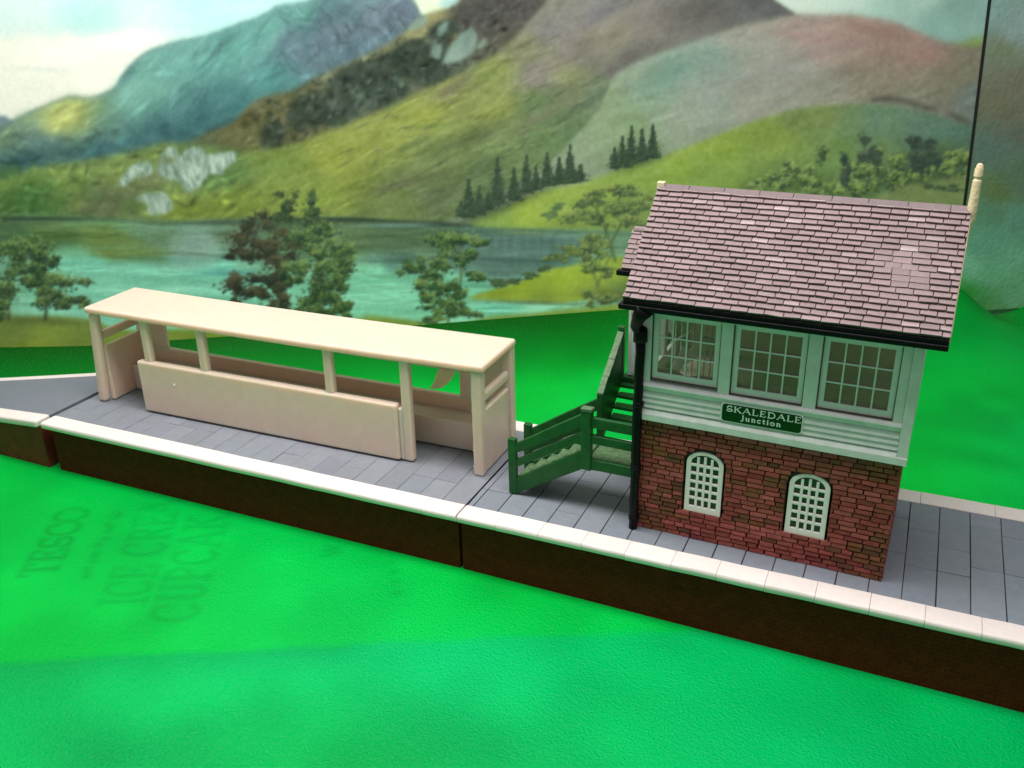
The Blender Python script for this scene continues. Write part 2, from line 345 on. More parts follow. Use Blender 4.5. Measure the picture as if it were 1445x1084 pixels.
strokes(m, (480, 110, 800, 250), 80, 9, 1.5, -26, 10, .5, 210, col=[(92, 108, 62), (84, 98, 66), (100, 96, 78)])
# left shore bushes and scrub
for i in range(60):
    x = rng.uniform(0, 210); y = rng.uniform(236, 296)
    over(.42 * blob(x, y, rng.uniform(4, 12), rng.uniform(3, 9), rng.uniform(-60, 30)), rng.choice([(76, 112, 54), (110, 138, 62), (66, 100, 52), (134, 154, 74), (90, 126, 58)]))
for x in range(-10, 90, 17):
    over(.6 * blob(x + 6, 288 + rng.uniform(-6, 2), 7, 14, 20), (56, 92, 46))
over(.6 * region([(105, 298), (150, 276), (220, 236), (240, 250), (190, 280), (150, 302)], 8), tex((104, 106, 82), (N2, 40)))
# white crags
for pts in [[(222, 240), (230, 212), (244, 206), (252, 222), (262, 212), (280, 210), (292, 220), (328, 216), (330, 226), (312, 246), (296, 244), (280, 262), (264, 268), (256, 254), (240, 252)],
            [(166, 262), (182, 238), (200, 226), (214, 232), (212, 244), (190, 250), (172, 262)], [(188, 280), (204, 272), (214, 274), (226, 270), (238, 278), (242, 294), (226, 302), (210, 300), (206, 286)]]:
    k = region(pts, 2.5, 9)
    over(.92 * k, tex((140, 166, 154), (slant(75, 51, 9, 3), 60), (N2, 26)))
    strokes(k, (160, 200, 335, 306), 420, 8, 2.0, 72, 16, .75, 211, col=[(100, 126, 112), (112, 138, 124), (176, 200, 186), (160, 186, 174), (128, 152, 140), (186, 206, 192)])
for x, y, rx, ry, a in [(240, 230, 12, 6, 30), (262, 226, 5, 18, 10), (288, 232, 4, 18, 10), (234, 222, 5, 10, 0), (206, 240, 4, 10, 20), (216, 286, 4, 10, 0), (248, 246, 5, 10, 0)]:
    over(.5 * blob(x, y, rx, ry, a), (92, 118, 96))
for x, y, rx, ry, a in [(270, 244, 5, 20, 10), (284, 240, 4, 14, 5), (186, 246, 6, 9, 40), (220, 288, 5, 9, 0), (312, 226, 8, 6, 0)]:
    over(.5 * blob(x, y, rx, ry, a), (182, 200, 184))
over(.8 * blob(240, 226, 7, 5), (108, 116, 70))
# --- dark purple shoulder, top right, and the heather hill
sh = [(770, 118), (850, 128), (875, 100), (900, 82), (935, 66), (975, 58), (1020, 46), (1050, 36), (1122, 20), (1122, -20), (900, -40), (830, 40)]
over(.85 * region([(800, 60), (880, 10), (960, -30), (1080, -30), (1124, 20), (1052, 36), (990, 58), (930, 78), (884, 100), (860, 110)], 5, 8), tex(field([(1080, 5, (100, 98, 106)), (1000, 20, (104, 98, 100)), (900, 80, (100, 96, 92)), (920, 30, (132, 122, 116)), (960, 10, (120, 114, 114)), (870, 50, (142, 136, 118))]), (slant(-26, 61, 16, 3), 44), (N2, 16)))
rs = region([(1062, -140), (1072, -20), (1094, 0), (1124, 21), (1180, 40), (1400, 90), (1700, 90), (1700, -160)], 2, 2, False)
far = below([(1090, 80), (1150, 34), (1185, 20), (1212, 10), (1250, -14), (1290, -40), (1700, -120)], 5)
over(rs, tex(field([(1130, 0, (222, 234, 224)), (1180, 0, (216, 234, 226)), (1100, -60, (196, 222, 214))]), (N3, 16)))
over(rs * far, tex(field([(1210, 22, (192, 220, 212)), (1250, 25, (180, 212, 204)), (1330, 30, (158, 198, 192)), (1300, -10, (194, 220, 212)), (1350, 10, (150, 188, 182)), (1400, 20, (156, 190, 188))]), (N1, 24), (N2, 14)))
over(rs * .85 * region([(1338, 66), (1366, 55), (1396, 50), (1480, 46), (1480, 74), (1380, 74)], 4), (152, 172, 92))
hh = [(600, 330), (760, 240), (840, 160), (862, 115), (885, 96), (930, 76), (980, 58), (1040, 40), (1090, 28), (1124, 20), (1170, 21), (1210, 22), (1260, 31), (1296, 45), (1330, 58), (1370, 66), (1420, 62), (1700, 40)]
m = below(hh, 2.5, 3)
HM = np.array((158, 146, 144.))
c = field([(860, 140, (122, 142, 104)), (900, 110, (126, 146, 126)), (960, 100, (108, 142, 128)), (1010, 90, (112, 144, 134)), (930, 140, (116, 144, 122)), (900, 180, (112, 140, 92)), (960, 170, (130, 140, 124)), (1000, 140, (132, 148, 138)), (1080, 70, (146, 146, 136)), (1050, 45, (150, 146, 138)), (1120, 100, (150, 146, 142)), (1180, 60, (166, 140, 132)), (1220, 35, (160, 124, 116)), (1130, 50, (164, 138, 134)), (1270, 50, (150, 110, 104)),
           (1300, 75, (174, 128, 124)), (1250, 90, (142, 124, 108)), (1330, 110, (122, 114, 94)), (1370, 90, (124, 114, 96)), (1220, 120, (138, 126, 112)), (1160, 130, (142, 138, 126)), (1060, 150, (144, 140, 128)), (1290, 130, (134, 124, 112)), (1380, 140, (114, 124, 126)), (1430, 100, (108, 100, 88)), (1500, 120, (96, 92, 80))], 2.5) * .9 + HM * .22
over(m, tex(c, (slant(-18, 71, 12, 4), 22), (N2, 10), (NF, 12)))
for x, y, rx, ry, a, cc, p in [(1145, 52, 70, 9, 8, (176, 136, 136), .5), (1240, 46, 50, 8, 14, (150, 108, 104), .5), (1310, 78, 26, 12, 10, (186, 134, 132), .6), (1160, 75, 60, 7, -10, (140, 112, 112), .35), (1200, 100, 70, 12, -18, (128, 112, 100), .35), (940, 110, 60, 16, -25, (92, 136, 124), .45), (1060, 110, 80, 14, -22, (156, 150, 146), .4)]:
    over(m * p * blob(x, y, rx, ry, a), cc)
strokes(m, (840, 20, 1400, 210), 700, 24, 3.0, -20, 10, .018, 212)
over(m * .42 * region([(1130, 60), (1170, 34), (1230, 34), (1280, 46), (1330, 66), (1350, 96), (1310, 104), (1250, 84), (1190, 84), (1140, 88)], 14, 14), tex((186, 146, 146), (N2, 14)))
over(m * .35 * region([(960, 90), (1060, 60), (1160, 90), (1200, 120), (1060, 165), (960, 170)], 22, 14), tex((164, 164, 158), (N2, 12)))
# --- bright hill on the right
bh = [(500, 420), (640, 330), (656, 320), (676, 306), (700, 297), (738, 280), (770, 268), (823, 258), (866, 242), (900, 228), (932, 222), (975, 205), (1015, 190), (1050, 176), (1082, 166), (1115, 156), (1148, 150), (1185, 148), (1222, 146), (1255, 148), (1285, 153), (1320, 162), (1362, 174), (1420, 180), (1700, 190)]
m = below(bh, 1.8, 2)
c = field([(690, 310, (140, 166, 78)), (740, 295, (168, 184, 72)), (800, 275, (162, 180, 78)), (860, 260, (156, 176, 80)), (900, 245, (150, 172, 80)), (960, 225, (156, 176, 72)), (1010, 205, (156, 176, 72)), (1070, 185, (148, 166, 76)), (1130, 170, (136, 152, 88)), (1100, 205, (152, 168, 78)), (1160, 165, (148, 158, 92)), (1190, 175, (126, 148, 104)),
           (1240, 170, (122, 150, 124)), (1300, 185, (112, 140, 124)), (1350, 190, (108, 138, 122)), (1250, 210, (128, 150, 100)), (1180, 210, (130, 156, 88)), (1100, 240, (132, 154, 84)), (1000, 245, (144, 166, 78)), (1320, 220, (112, 134, 96)), (1320, 260, (140, 150, 94)), (820, 310, (140, 158, 80)), (900, 290, (134, 152, 80)), (1450, 220, (92, 104, 78)), (1450, 280, (80, 108, 94))])
c = c * np.array([.98, .99, 1.02])
over(m, tex(c, (slant(-16, 81, 12, 5), 22), (N2, 8), (NF, 12)))
over(.7 * blur(np.clip(sum(blob(x, y, 12, 4, a) for x, y, a in [(1235, 141, -8), (1252, 140, 0), (1270, 142, 8), (1290, 147, 14), (1310, 153, 16), (1345, 163, 18), (1360, 170, 20)]), 0, 1), 1.5), tex((92, 92, 84), (N2, 40)))
over(.5 * blob(905, 216, 40, 3, -22), (96, 112, 62))
# --- leafy stamps for trees and bushes
def leaves(pts, shades, n, size, seed, flat=.75):
    r = np.random.default_rng(seed); n = int(n * 4.8); size *= .56; clump = r.normal(0, .16, len(pts)); pts = pts if flat == .7 else [(x + r.normal(0, 2.5), y + r.normal(0, 2), rx * r.uniform(.75, 1.1), ry * r.uniform(1.0, 1.45)) for x, y, rx, ry in pts]
    if flat != .7:
        pts = [(x + rx * r.normal(0, .5), y + ry * r.normal(0, .55), rx * r.uniform(.34, .72), ry * r.uniform(.34, .7)) for x, y, rx, ry in pts for _ in range(5)]; clump = r.normal(0, .17, len(pts))
    global img
    for k in range(n):
        ki = r.integers(len(pts)); x, y, rx, ry = pts[ki]
        a, rad = r.uniform(0, 2 * math.pi), abs(r.normal(0, .62))
        px, py = x + rx * rad * math.cos(a), y + ry * rad * math.sin(a)
        up = np.clip(.5 - (py - y) / (2.2 * ry) + clump[ki] + r.normal(0, .24), 0, .999)
        cc = np.array(shades[int(up * len(shades))], float) * 1.02 + r.normal(0, 5, 3)
        s = size * r.uniform(.6, 1.4); w = int(s * 3 / STEP) + 2
        ix, iy = int((px - U0) / STEP), int((py - V0) / STEP)
        if ix - w < 0 or iy - w < 0 or ix + w >= PW or iy + w >= PH: continue
        gy, gx = np.mgrid[-w:w + 1, -w:w + 1] * STEP; t = r.uniform(-.8, .8)
        u = gx * math.cos(t) + gy * math.sin(t); q = -gx * math.sin(t) + gy * math.cos(t)
        al = .72 * np.exp(-((u / s) ** 2 + (q / (s * flat)) ** 2) ** 1.4)[..., None]
        sl = (slice(iy - w, iy + w + 1), slice(ix - w, ix + w + 1))
        img[sl] = img[sl] * (1 - al) + al * cc
def limb(pts, wd, c, p=.8):
    pts = smooth_line(pts, 8); d = np.full(UU.shape, 1e9)
    for i in range(len(pts) - 1):
        a, b = pts[i], pts[i + 1]; ab = b - a; L2 = ab @ ab + 1e-9
        t = np.clip(((UU - a[0]) * ab[0] + (VV - a[1]) * ab[1]) / L2, 0, 1)
        d = np.minimum(d, np.hypot(UU - a[0] - t * ab[0], VV - a[1] - t * ab[1]))
    over(p * np.exp(-(d / wd) ** 2), c)
G_D = [(44, 62, 48), (56, 76, 54), (84, 104, 62), (120, 140, 76), (146, 162, 88)]
# hedgerow right
over(.62 * blur(np.clip(sum(blob(x, y, rx, ry) for x, y, rx, ry in [(1065, 264, 18, 9), (1105, 256, 26, 14), (1140, 252, 20, 14), (1195, 262, 26, 12), (1235, 256, 28, 16), (1275, 248, 28, 20), (1315, 242, 26, 20), (1345, 240, 22, 18), (1380, 240, 24, 14)]), 0, 1), 2), tex((74, 92, 68), (N2, 40)))
leaves([(1062, 262, 14, 8), (1110, 250, 20, 14), (1140, 240, 16, 16), (1122, 236, 12, 8), (1150, 262, 16, 8), (1205, 256, 18, 12), (1215, 238, 14, 10), (1190, 262, 14, 8), (1240, 250, 20, 18), (1262, 232, 16, 12), (1275, 256, 22, 12), (1310, 252, 16, 12), (1336, 240, 18, 18), (1350, 222, 12, 8), (1370, 250, 16, 10), (1392, 232, 12, 12), (1240, 218, 8, 6)], [(62, 76, 62), (80, 98, 66), (112, 134, 80), (146, 164, 92), (168, 182, 106)], 1500, 3.6, 91)
leaves([(1225, 228, 14, 14), (1300, 225, 18, 22), (1320, 215, 14, 12), (1292, 205, 8, 6), (1190, 250, 8, 14)], [(64, 78, 74), (72, 84, 78), (88, 100, 84)], 380, 4.2, 92)
over(.85 * region([(1240, 278), (1290, 262), (1340, 254), (1390, 248), (1480, 246), (1480, 300), (1240, 300)], 3), tex((150, 158, 102), (N2, 26)))
leaves([(1330, 266, 22, 4), (1314, 262, 5, 5)], [(72, 90, 70), (90, 108, 78)], 60, 3, 93)
# pines
def pine(x, base, h, w):
    leaves([(x + random.uniform(-.4, .4), base - h * (.02 + .9 * t), max(w * (1 - t) ** .9, .7), h * .055) for t in np.linspace(0, 1, 12) for _ in range(1 + int(5 * (1 - t)))], [(50, 66, 54), (60, 78, 62), (74, 92, 70)], int(5.5 * h), 2.4, int(x * 7 + h), .7)
over(.6 * blob(720, 288, 60, 9, -24) + .5 * blob(668, 306, 26, 6, -24), tex((62, 76, 52), (N2, 20)))
for x, b, h, w in [(662, 306, 56, 12), (677, 302, 40, 9), (652, 306, 22, 9), (703, 288, 68, 12), (690, 296, 24, 10), (726, 282, 46, 11), (744, 272, 54, 10), (757, 268, 32, 9), (773, 262, 48, 11), (790, 260, 38, 9), (805, 258, 54, 10), (820, 256, 24, 9)]: pine(x, b, h, w)
over(.5 * blob(898, 232, 36, 7, -16), (60, 76, 52))
for x, b, h, w in [(868, 238, 30, 8), (879, 234, 42, 8), (892, 230, 54, 9), (907, 227, 46, 8), (922, 223, 48, 9), (885, 236, 22, 8)]: pine(x, b, h, w)
# --- lake
water = np.clip(below([(-220, 306), (0, 304), (90, 304), (150, 308), (260, 312), (330, 308), (480, 306), (560, 312), (650, 316), (700, 322), (880, 326), (960, 330), (1700, 334)], 1.6, 2), 0, 1)
c = field([(0, 315, (74, 100, 70)), (60, 330, (90, 122, 78)), (150, 345, (102, 134, 80)), (230, 340, (96, 126, 96)), (270, 350, (110, 146, 132)), (330, 330, (86, 112, 88)), (0, 370, (96, 140, 116)), (90, 370, (100, 170, 146)), (130, 375, (104, 178, 156)), (200, 400, (98, 172, 150)), (300, 400, (88, 166, 148)), (240, 420, (116, 194, 166)), (130, 420, (112, 186, 162)), (330, 440, (112, 192, 164)),
           (400, 325, (78, 104, 74)), (500, 335, (90, 114, 80)), (560, 335, (86, 108, 82)), (620, 340, (88, 112, 92)), (560, 360, (72, 100, 92)), (560, 380, (84, 118, 108)), (520, 400, (124, 190, 160)), (540, 430, (132, 208, 170)), (560, 450, (112, 184, 150)), (680, 350, (96, 122, 112)), (740, 350, (92, 122, 118)), (780, 345, (88, 116, 112)), (700, 375, (104, 132, 124)), (660, 390, (118, 168, 148)), (640, 420, (120, 190, 156)),
           (700, 440, (104, 176, 152)), (750, 435, (126, 186, 160)), (800, 440, (112, 160, 132)), (860, 350, (104, 134, 110)), (1000, 360, (100, 140, 120)), (-100, 400, (96, 160, 140))], 3.4)
hst = fbm(PH, PW, 10, 4, 5, 9.)
c = c * np.clip(1.16 + .12 * (VV[..., None] - 340) / 60, 1.14, 1.28)  # lake colours lightened, more toward the foot, to offset weaker light there
over(water, tex(c, (hst, 46), (N3, 16), (NF, 8)))
over(water * .75 * region([(40, 316), (130, 318), (178, 330), (214, 350), (236, 370), (200, 372), (150, 364), (110, 348), (60, 336)], 4, 6), tex((112, 134, 74), (hst, 60)))
over(water * .6 * region([(-60, 312), (60, 314), (110, 326), (90, 352), (-60, 360)], 5, 6), tex((74, 102, 64), (hst, 70)))
over(water * .6 * region([(236, 336), (262, 330), (300, 334), (312, 352), (290, 372), (254, 374), (236, 360)], 4, 6), tex((132, 164, 150), (slant(80, 52, 8, 3), 60)))
over(water * .75 * region([(640, 330), (700, 326), (800, 330), (830, 352), (790, 372), (730, 386), (664, 396), (640, 372)], 5, 6), tex((92, 118, 116), (hst, 36)))
over(water * .6 * region([(480, 326), (640, 324), (640, 352), (500, 358)], 4, 5), tex((86, 110, 76), (hst, 40)))
over(water * .8 * region([(80, 372), (240, 376), (330, 390), (500, 386), (640, 384), (690, 400), (660, 440), (500, 460), (120, 450), (70, 410)], 6, 8), tex((128, 204, 174), (hst, 60)))
strokes(water, (-60, 315, 900, 450), 900, 34, 1.6, 0, 2, .05, 213)
over(water * .85 * (blob(610, 311, 70, 5) + .8 * blob(470, 309, 110, 3) + .8 * blob(30, 309, 130, 3.4)), (42, 54, 46))
for x, y, rx, ry, cc, p in [(60, 308, 110, 4, (54, 74, 56), .6), (300, 314, 120, 4, (52, 70, 54), .6), (560, 311, 130, 4, (44, 58, 48), .75), (620, 318, 60, 5, (50, 68, 62), .6), (560, 318, 50, 3, (116, 150, 146), .8), (700, 327, 90, 3, (58, 88, 88), .6), (860, 328, 90, 3, (84, 116, 104), .5), (570, 367, 60, 5, (62, 88, 78), .5), (320, 386, 50, 4, (70, 140, 140), .6), (240, 365, 46, 3, (80, 160, 148), .5), (110, 350, 100, 3, (92, 150, 130), .4), (640, 316, 30, 4, (52, 62, 50), .7),
                        (250, 322, 70, 3, (116, 156, 140), .6), (20, 322, 30, 4, (70, 100, 66), .5), (150, 355, 90, 9, (116, 140, 74), .4), (270, 345, 16, 16, (130, 164, 150), .45), (250, 370, 60, 3, (96, 168, 152), .5)]:
    over(water * p * blob(x, y, rx, ry), cc)
for x in [694, 706, 720, 738, 752, 764, 780]:
    over(water * .45 * blob(x, 340 + rng.uniform(-2, 4), 5, 16), (72, 100, 96))
over(water * .5 * blob(740, 328, 50, 4), (150, 170, 110))
# island and shore, right
isl = region([(660, 420), (678, 414), (694, 409), (716, 402), (742, 393), (764, 384), (784, 378), (806, 375), (830, 369), (856, 364), (890, 362), (960, 360), (960, 430), (880, 424), (830, 424), (780, 428), (730, 426), (690, 424)], 1.8, 4)
over(isl, tex(field([(680, 418, (150, 166, 60)), (740, 405, (170, 186, 62)), (800, 390, (178, 194, 64)), (850, 380, (170, 186, 70)), (760, 420, (140, 156, 66)), (880, 410, (112, 130, 70)), (820, 410, (170, 184, 66))]), (hst, 28), (N2, 14)))
over(.6 * (blob(740, 427, 70, 3, 2) + blob(860, 420, 40, 10, 10)), tex((84, 98, 74), (N2, 30)))
leaves([(708, 400, 10, 5), (700, 404, 8, 4), (750, 388, 14, 4), (770, 382, 10, 3), (720, 398, 14, 3)], [(66, 84, 66), (90, 108, 72)], 140, 3, 94)
leaves([(780, 304, 16, 4), (770, 306, 10, 3), (790, 298, 12, 4)], [(84, 110, 74), (110, 136, 84)], 70, 3, 95)
# near bank along the bottom of the print
bank = np.clip(below([(-220, 448), (0, 446), (90, 447), (130, 452), (200, 466), (480, 452), (520, 446), (600, 455), (640, 458), (700, 446), (760, 441), (820, 435), (900, 428), (1000, 424), (1700, 420)], 1.6, 3), 0, 1)
over(bank, tex(field([(20, 460, (116, 136, 64)), (60, 470, (138, 158, 62)), (60, 488, (150, 170, 58)), (120, 470, (128, 150, 66)), (150, 480, (140, 164, 64)), (300, 470, (132, 160, 56)), (540, 452, (134, 160, 66)), (560, 470, (126, 156, 56)), (700, 450, (134, 162, 70)), (800, 440, (150, 176, 72)), (880, 432, (158, 182, 70)), (1100, 430, (120, 150, 60))]), (hst, 34), (N2, 16)))
over(.6 * blob(60, 452, 60, 7, 4), (92, 110, 62))
# trees in front of the lake
G_L = [(40, 60, 46), (50, 74, 52), (66, 94, 58), (90, 118, 68), (122, 146, 82)]
G_M = [(34, 52, 42), (46, 68, 48), (62, 86, 54), (84, 106, 62)]
for pts, wd, cc in [([(12, 450), (12, 400), (30, 360)], 3, (62, 74, 54)), ([(64, 450), (66, 420), (60, 390)], 3, (60, 72, 54)), ([(400, 460), (392, 400), (388, 320)], 3, (70, 72, 54)), ([(455, 460), (452, 400), (446, 330)], 3.4, (66, 80, 54)),
                    ([(632, 460), (632, 420), (618, 390), (612, 370)], 2.6, (108, 120, 78)), ([(633, 425), (650, 398), (648, 350)], 2.4, (100, 112, 76)), ([(618, 400), (600, 390), (590, 385)], 2, (120, 130, 90)), ([(845, 425), (842, 398), (832, 372), (826, 340)], 2.6, (122, 136, 82)), ([(868, 368), (858, 335), (850, 310), (836, 288)], 2.8, (94, 108, 72)), ([(864, 340), (880, 310), (890, 290)], 2.2, (94, 108, 72)), ([(843, 405), (852, 380), (862, 360)], 2, (120, 132, 84))]:
    limb(pts, wd, cc)
leaves([(-30, 380, 30, 40), (8, 352, 22, 14), (20, 376, 22, 16), (40, 352, 20, 12), (50, 380, 24, 14), (8, 410, 20, 16), (70, 372, 14, 10), (62, 398, 24, 12), (82, 412, 22, 10), (58, 425, 22, 12), (96, 428, 20, 8), (112, 424, 10, 6), (40, 400, 16, 10), (8, 436, 12, 8)], G_L, 1500, 3.8, 96)
leaves([(352, 334, 22, 12), (380, 326, 26, 14), (372, 356, 30, 10), (350, 358, 16, 8), (396, 346, 22, 14), (386, 390, 24, 12), (350, 398, 22, 10), (342, 414, 20, 10), (370, 416, 16, 8), (392, 420, 16, 12), (400, 436, 16, 8), (332, 424, 8, 5)], [(38, 46, 40), (48, 58, 46), (66, 70, 52), (88, 86, 62)], 1150, 3.8, 97)
leaves([(440, 328, 22, 14), (462, 334, 22, 14), (430, 350, 22, 14), (466, 358, 26, 16), (420, 376, 20, 12), (450, 382, 30, 14), (478, 386, 14, 14), (482, 362, 10, 12), (446, 410, 24, 14), (456, 428, 20, 12), (440, 420, 18, 10), (404, 394, 14, 10), (448, 442, 14, 8), (484, 440, 12, 8), (476, 436, 8, 8), (470, 402, 12, 8)], G_L, 1800, 3.6, 98)
leaves([(402, 282, 14, 9), (402, 296, 10, 6), (438, 284, 12, 10), (444, 298, 10, 8), (404, 306, 10, 5)], G_M, 220, 3.2, 99)
leaves([(620, 342, 20, 9), (652, 338, 22, 8), (676, 344, 10, 5), (640, 356, 20, 9), (590, 376, 20, 8), (576, 384, 8, 5), (626, 372, 20, 10), (660, 362, 14, 9), (668, 392, 14, 6), (612, 390, 14, 6), (600, 408, 14, 8), (626, 408, 16, 10), (644, 406, 16, 10), (610, 424, 20, 8), (644, 428, 18, 8), (624, 442, 26, 8), (606, 452, 16, 6), (656, 446, 16, 6)], G_L, 1500, 3.3, 100)
leaves([(876, 268, 18, 8), (850, 276, 18, 8), (832, 288, 16, 7), (890, 280, 18, 7), (906, 288, 14, 7), (820, 302, 20, 8), (812, 314, 20, 7), (846, 312, 12, 6), (880, 304, 22, 8), (868, 292, 16, 6), (900, 312, 22, 10), (836, 338, 18, 8), (826, 350, 20, 8), (800, 352, 16, 7), (792, 362, 14, 5), (850, 352, 14, 6), (846, 374, 18, 8), (826, 380, 14, 6), (860, 386, 14, 6), (836, 416, 12, 6), (862, 420, 18, 6)], [(68, 84, 62), (88, 104, 68), (118, 132, 78), (148, 160, 90)], 1500, 3.2, 101)
# the printed paper grain
img = np.clip(tex(img, (NF, 7), (fbm(PH, PW, 1.5, 1, 6), 12)), 0, 255)
lum = img.mean(-1, keepdims=True); img = np.clip(lum + (img - lum) * .88, 0, 255); img = np.clip(132 + (img - 132) * 1.04, 0, 255)
print_lin = lin(img) * 1.16
# a blurred copy for the glossy textured side board, whose soft reflections are painted in as colour
def sample(a, u, v):
    x = np.clip((u - U0) / STEP, 0, PW - 1.01); y = np.clip((v - V0) / STEP, 0, PH - 1.01)
    xi, yi = x.astype(int), y.astype(int); fx, fy = (x - xi)[:, None], (y - yi)[:, None]
    return (a[yi, xi] * (1 - fx) + a[yi, xi + 1] * fx) * (1 - fy) + (a[yi + 1, xi] * (1 - fx) + a[yi + 1, xi + 1] * fx) * fy

def grid_mesh(name, P, cols, nr, nc, mat, thick=0., nrm=None):
    """P: nr*nc points of one sheet; a thickness gives it a back and edges"""
    idx = np.arange(nr * nc).reshape(nr, nc)
    q = np.stack([idx[:-1, :-1], idx[:-1, 1:], idx[1:, 1:], idx[1:, :-1]], -1).reshape(-1, 4)
    V = P; Fc = [tuple(f) for f in q.tolist()]; Cc = cols
    if thick:
        ring = np.concatenate([idx[0, :], idx[1:, -1], idx[-1, -2::-1], idx[-2:0:-1, 0]])
        o = len(V); back = P[ring] + np.array(nrm) * thick; n = len(ring)
        V = np.vstack([V, back]); Cc = np.vstack([cols, np.full((n, 3), .03)])
        Fc += [(int(ring[i]), int(ring[(i + 1) % n]), o + (i + 1) % n, o + i) for i in range(n)] + [tuple(o + i for i in range(n - 1, -1, -1))]
    me = bpy.data.meshes.new(name); me.from_pydata(V.tolist(), [], Fc)
    ca = me.color_attributes.new('Col', 'FLOAT_COLOR', 'POINT')
    ca.data.foreach_set('color', np.column_stack([Cc, np.ones(len(Cc))]).astype(np.float32).ravel())
    me.materials.append(mat); o = bpy.data.objects.new(name, me); COL.objects.link(o); return o

PRINT = material('printed_landscape_card', rough=.42, spec=.35, vcol=True, bump=.12, bump_scale=1.6, bump_dist=.05)
SIDE = material('textured_gloss_board', rough=.30, spec=.5, vcol=True, noise=.12, noise_scale=1.2, bump=.55, bump_scale=3.4, bump_dist=.10)
def panel_pt(t, z, d=0.):
    return np.column_stack([PO[0] + PD[0] * t + PN[0] * d, PO[1] + PD[1] * t + PN[1] * d, z])
# edge of the printed card: a slightly slanting line
T_EDGE = lambda z: 54.63 + (z - 8) * .0
nr, nc = 330, 760
zz = np.linspace(-2.2, 27, nr); s = np.linspace(0, 1, nc)
def edge_t(z):                                     # found from the print's right border
    return np.interp(z, EZ, ET)
tt = np.linspace(50, 62, 1200); EZ, ET = [], []
for z in np.linspace(-3, 27, 30):
    u, v = project(panel_pt(tt, np.full(1200, z)))
    want = 1395 - 35 * v / 285
    EZ.append(z); ET.append(tt[np.argmin(np.abs(u - want))])
ET = np.polyval(np.polyfit(EZ, ET, 1), EZ)
TL = -16.
Z, S = np.meshgrid(zz, s, indexing='ij'); T = TL + (edge_t(Z) - TL) * S
P = panel_pt(T.ravel(), Z.ravel()); u, v = project(P)
bp = grid_mesh('backdrop_panel', P, np.clip(sample(print_lin, u, v), 0, 1), nr, nc, PRINT, .35, (-PN[0], -PN[1], 0))
bp['label'] = 'tall printed landscape panel of mountains, green hills and a lake, standing behind the platform'; bp['category'] = 'backdrop'
nr, nc = 150, 220
zz = np.linspace(-2.2, 27, nr); Z, S = np.meshgrid(zz, np.linspace(0, 1, nc), indexing='ij'); T = edge_t(Z) + .13 + S * 46
P = panel_pt(T.ravel(), Z.ravel(), .0); u, v = project(P)
sb = np.stack([blur(img[..., k], 9) for k in range(3)], -1)
sidecol = lin(field([(1405, 20, (118, 140, 144)), (1440, 40, (124, 138, 146)), (1420, 70, (106, 112, 98)), (1440, 110, (104, 98, 90)), (1410, 150, (98, 94, 84)), (1440, 190, (90, 92, 88)), (1400, 210, (82, 98, 98)), (1440, 250, (84, 96, 86)), (1400, 270, (86, 98, 70)), (1395, 300, (80, 110, 96)), (1440, 310, (86, 120, 112)), (1390, 340, (86, 130, 118)), (1430, 360, (96, 142, 126)), (1370, 375, (104, 150, 132)), (1400, 385, (92, 140, 118)),
                      (1365, 415, (40, 120, 50)), (1385, 425, (60, 120, 70)), (1405, 435, (84, 124, 88)), (1440, 415, (92, 138, 116)), (1500, 100, (96, 94, 88)), (1500, 350, (90, 130, 118)), (1360, 440, (20, 120, 30))], 3.0)) * np.array([2.0, 2.0, 1.85])  # blurred reflections of backdrop and green sheet, painted as colour
so = grid_mesh('side_panel', P, np.clip(sample(sidecol, u, v), 0, 1), nr, nc, SIDE, .3, (-PN[0], -PN[1], 0))
so['label'] = 'dark glossy textured board beside the landscape panel at the right edge, beyond the black seam'; so['category'] = 'board'
# black binding strip between the two boards
b = M(); zz = np.linspace(-2.2, 27, 60)
for i in range(59):
    q = [panel_pt(np.array([edge_t(z) + a]), np.array([z]), d)[0] for z in zz[i:i + 2] for a, d in ((-.03, .03), (.15, .03), (.15, -.3), (-.03, -.3))]
    b.hexa(q)
sm = b.build('seam_strip', GAP); sm['label'] = 'narrow black seam strip between the landscape panel and the glossy board'; sm['category'] = 'strip'

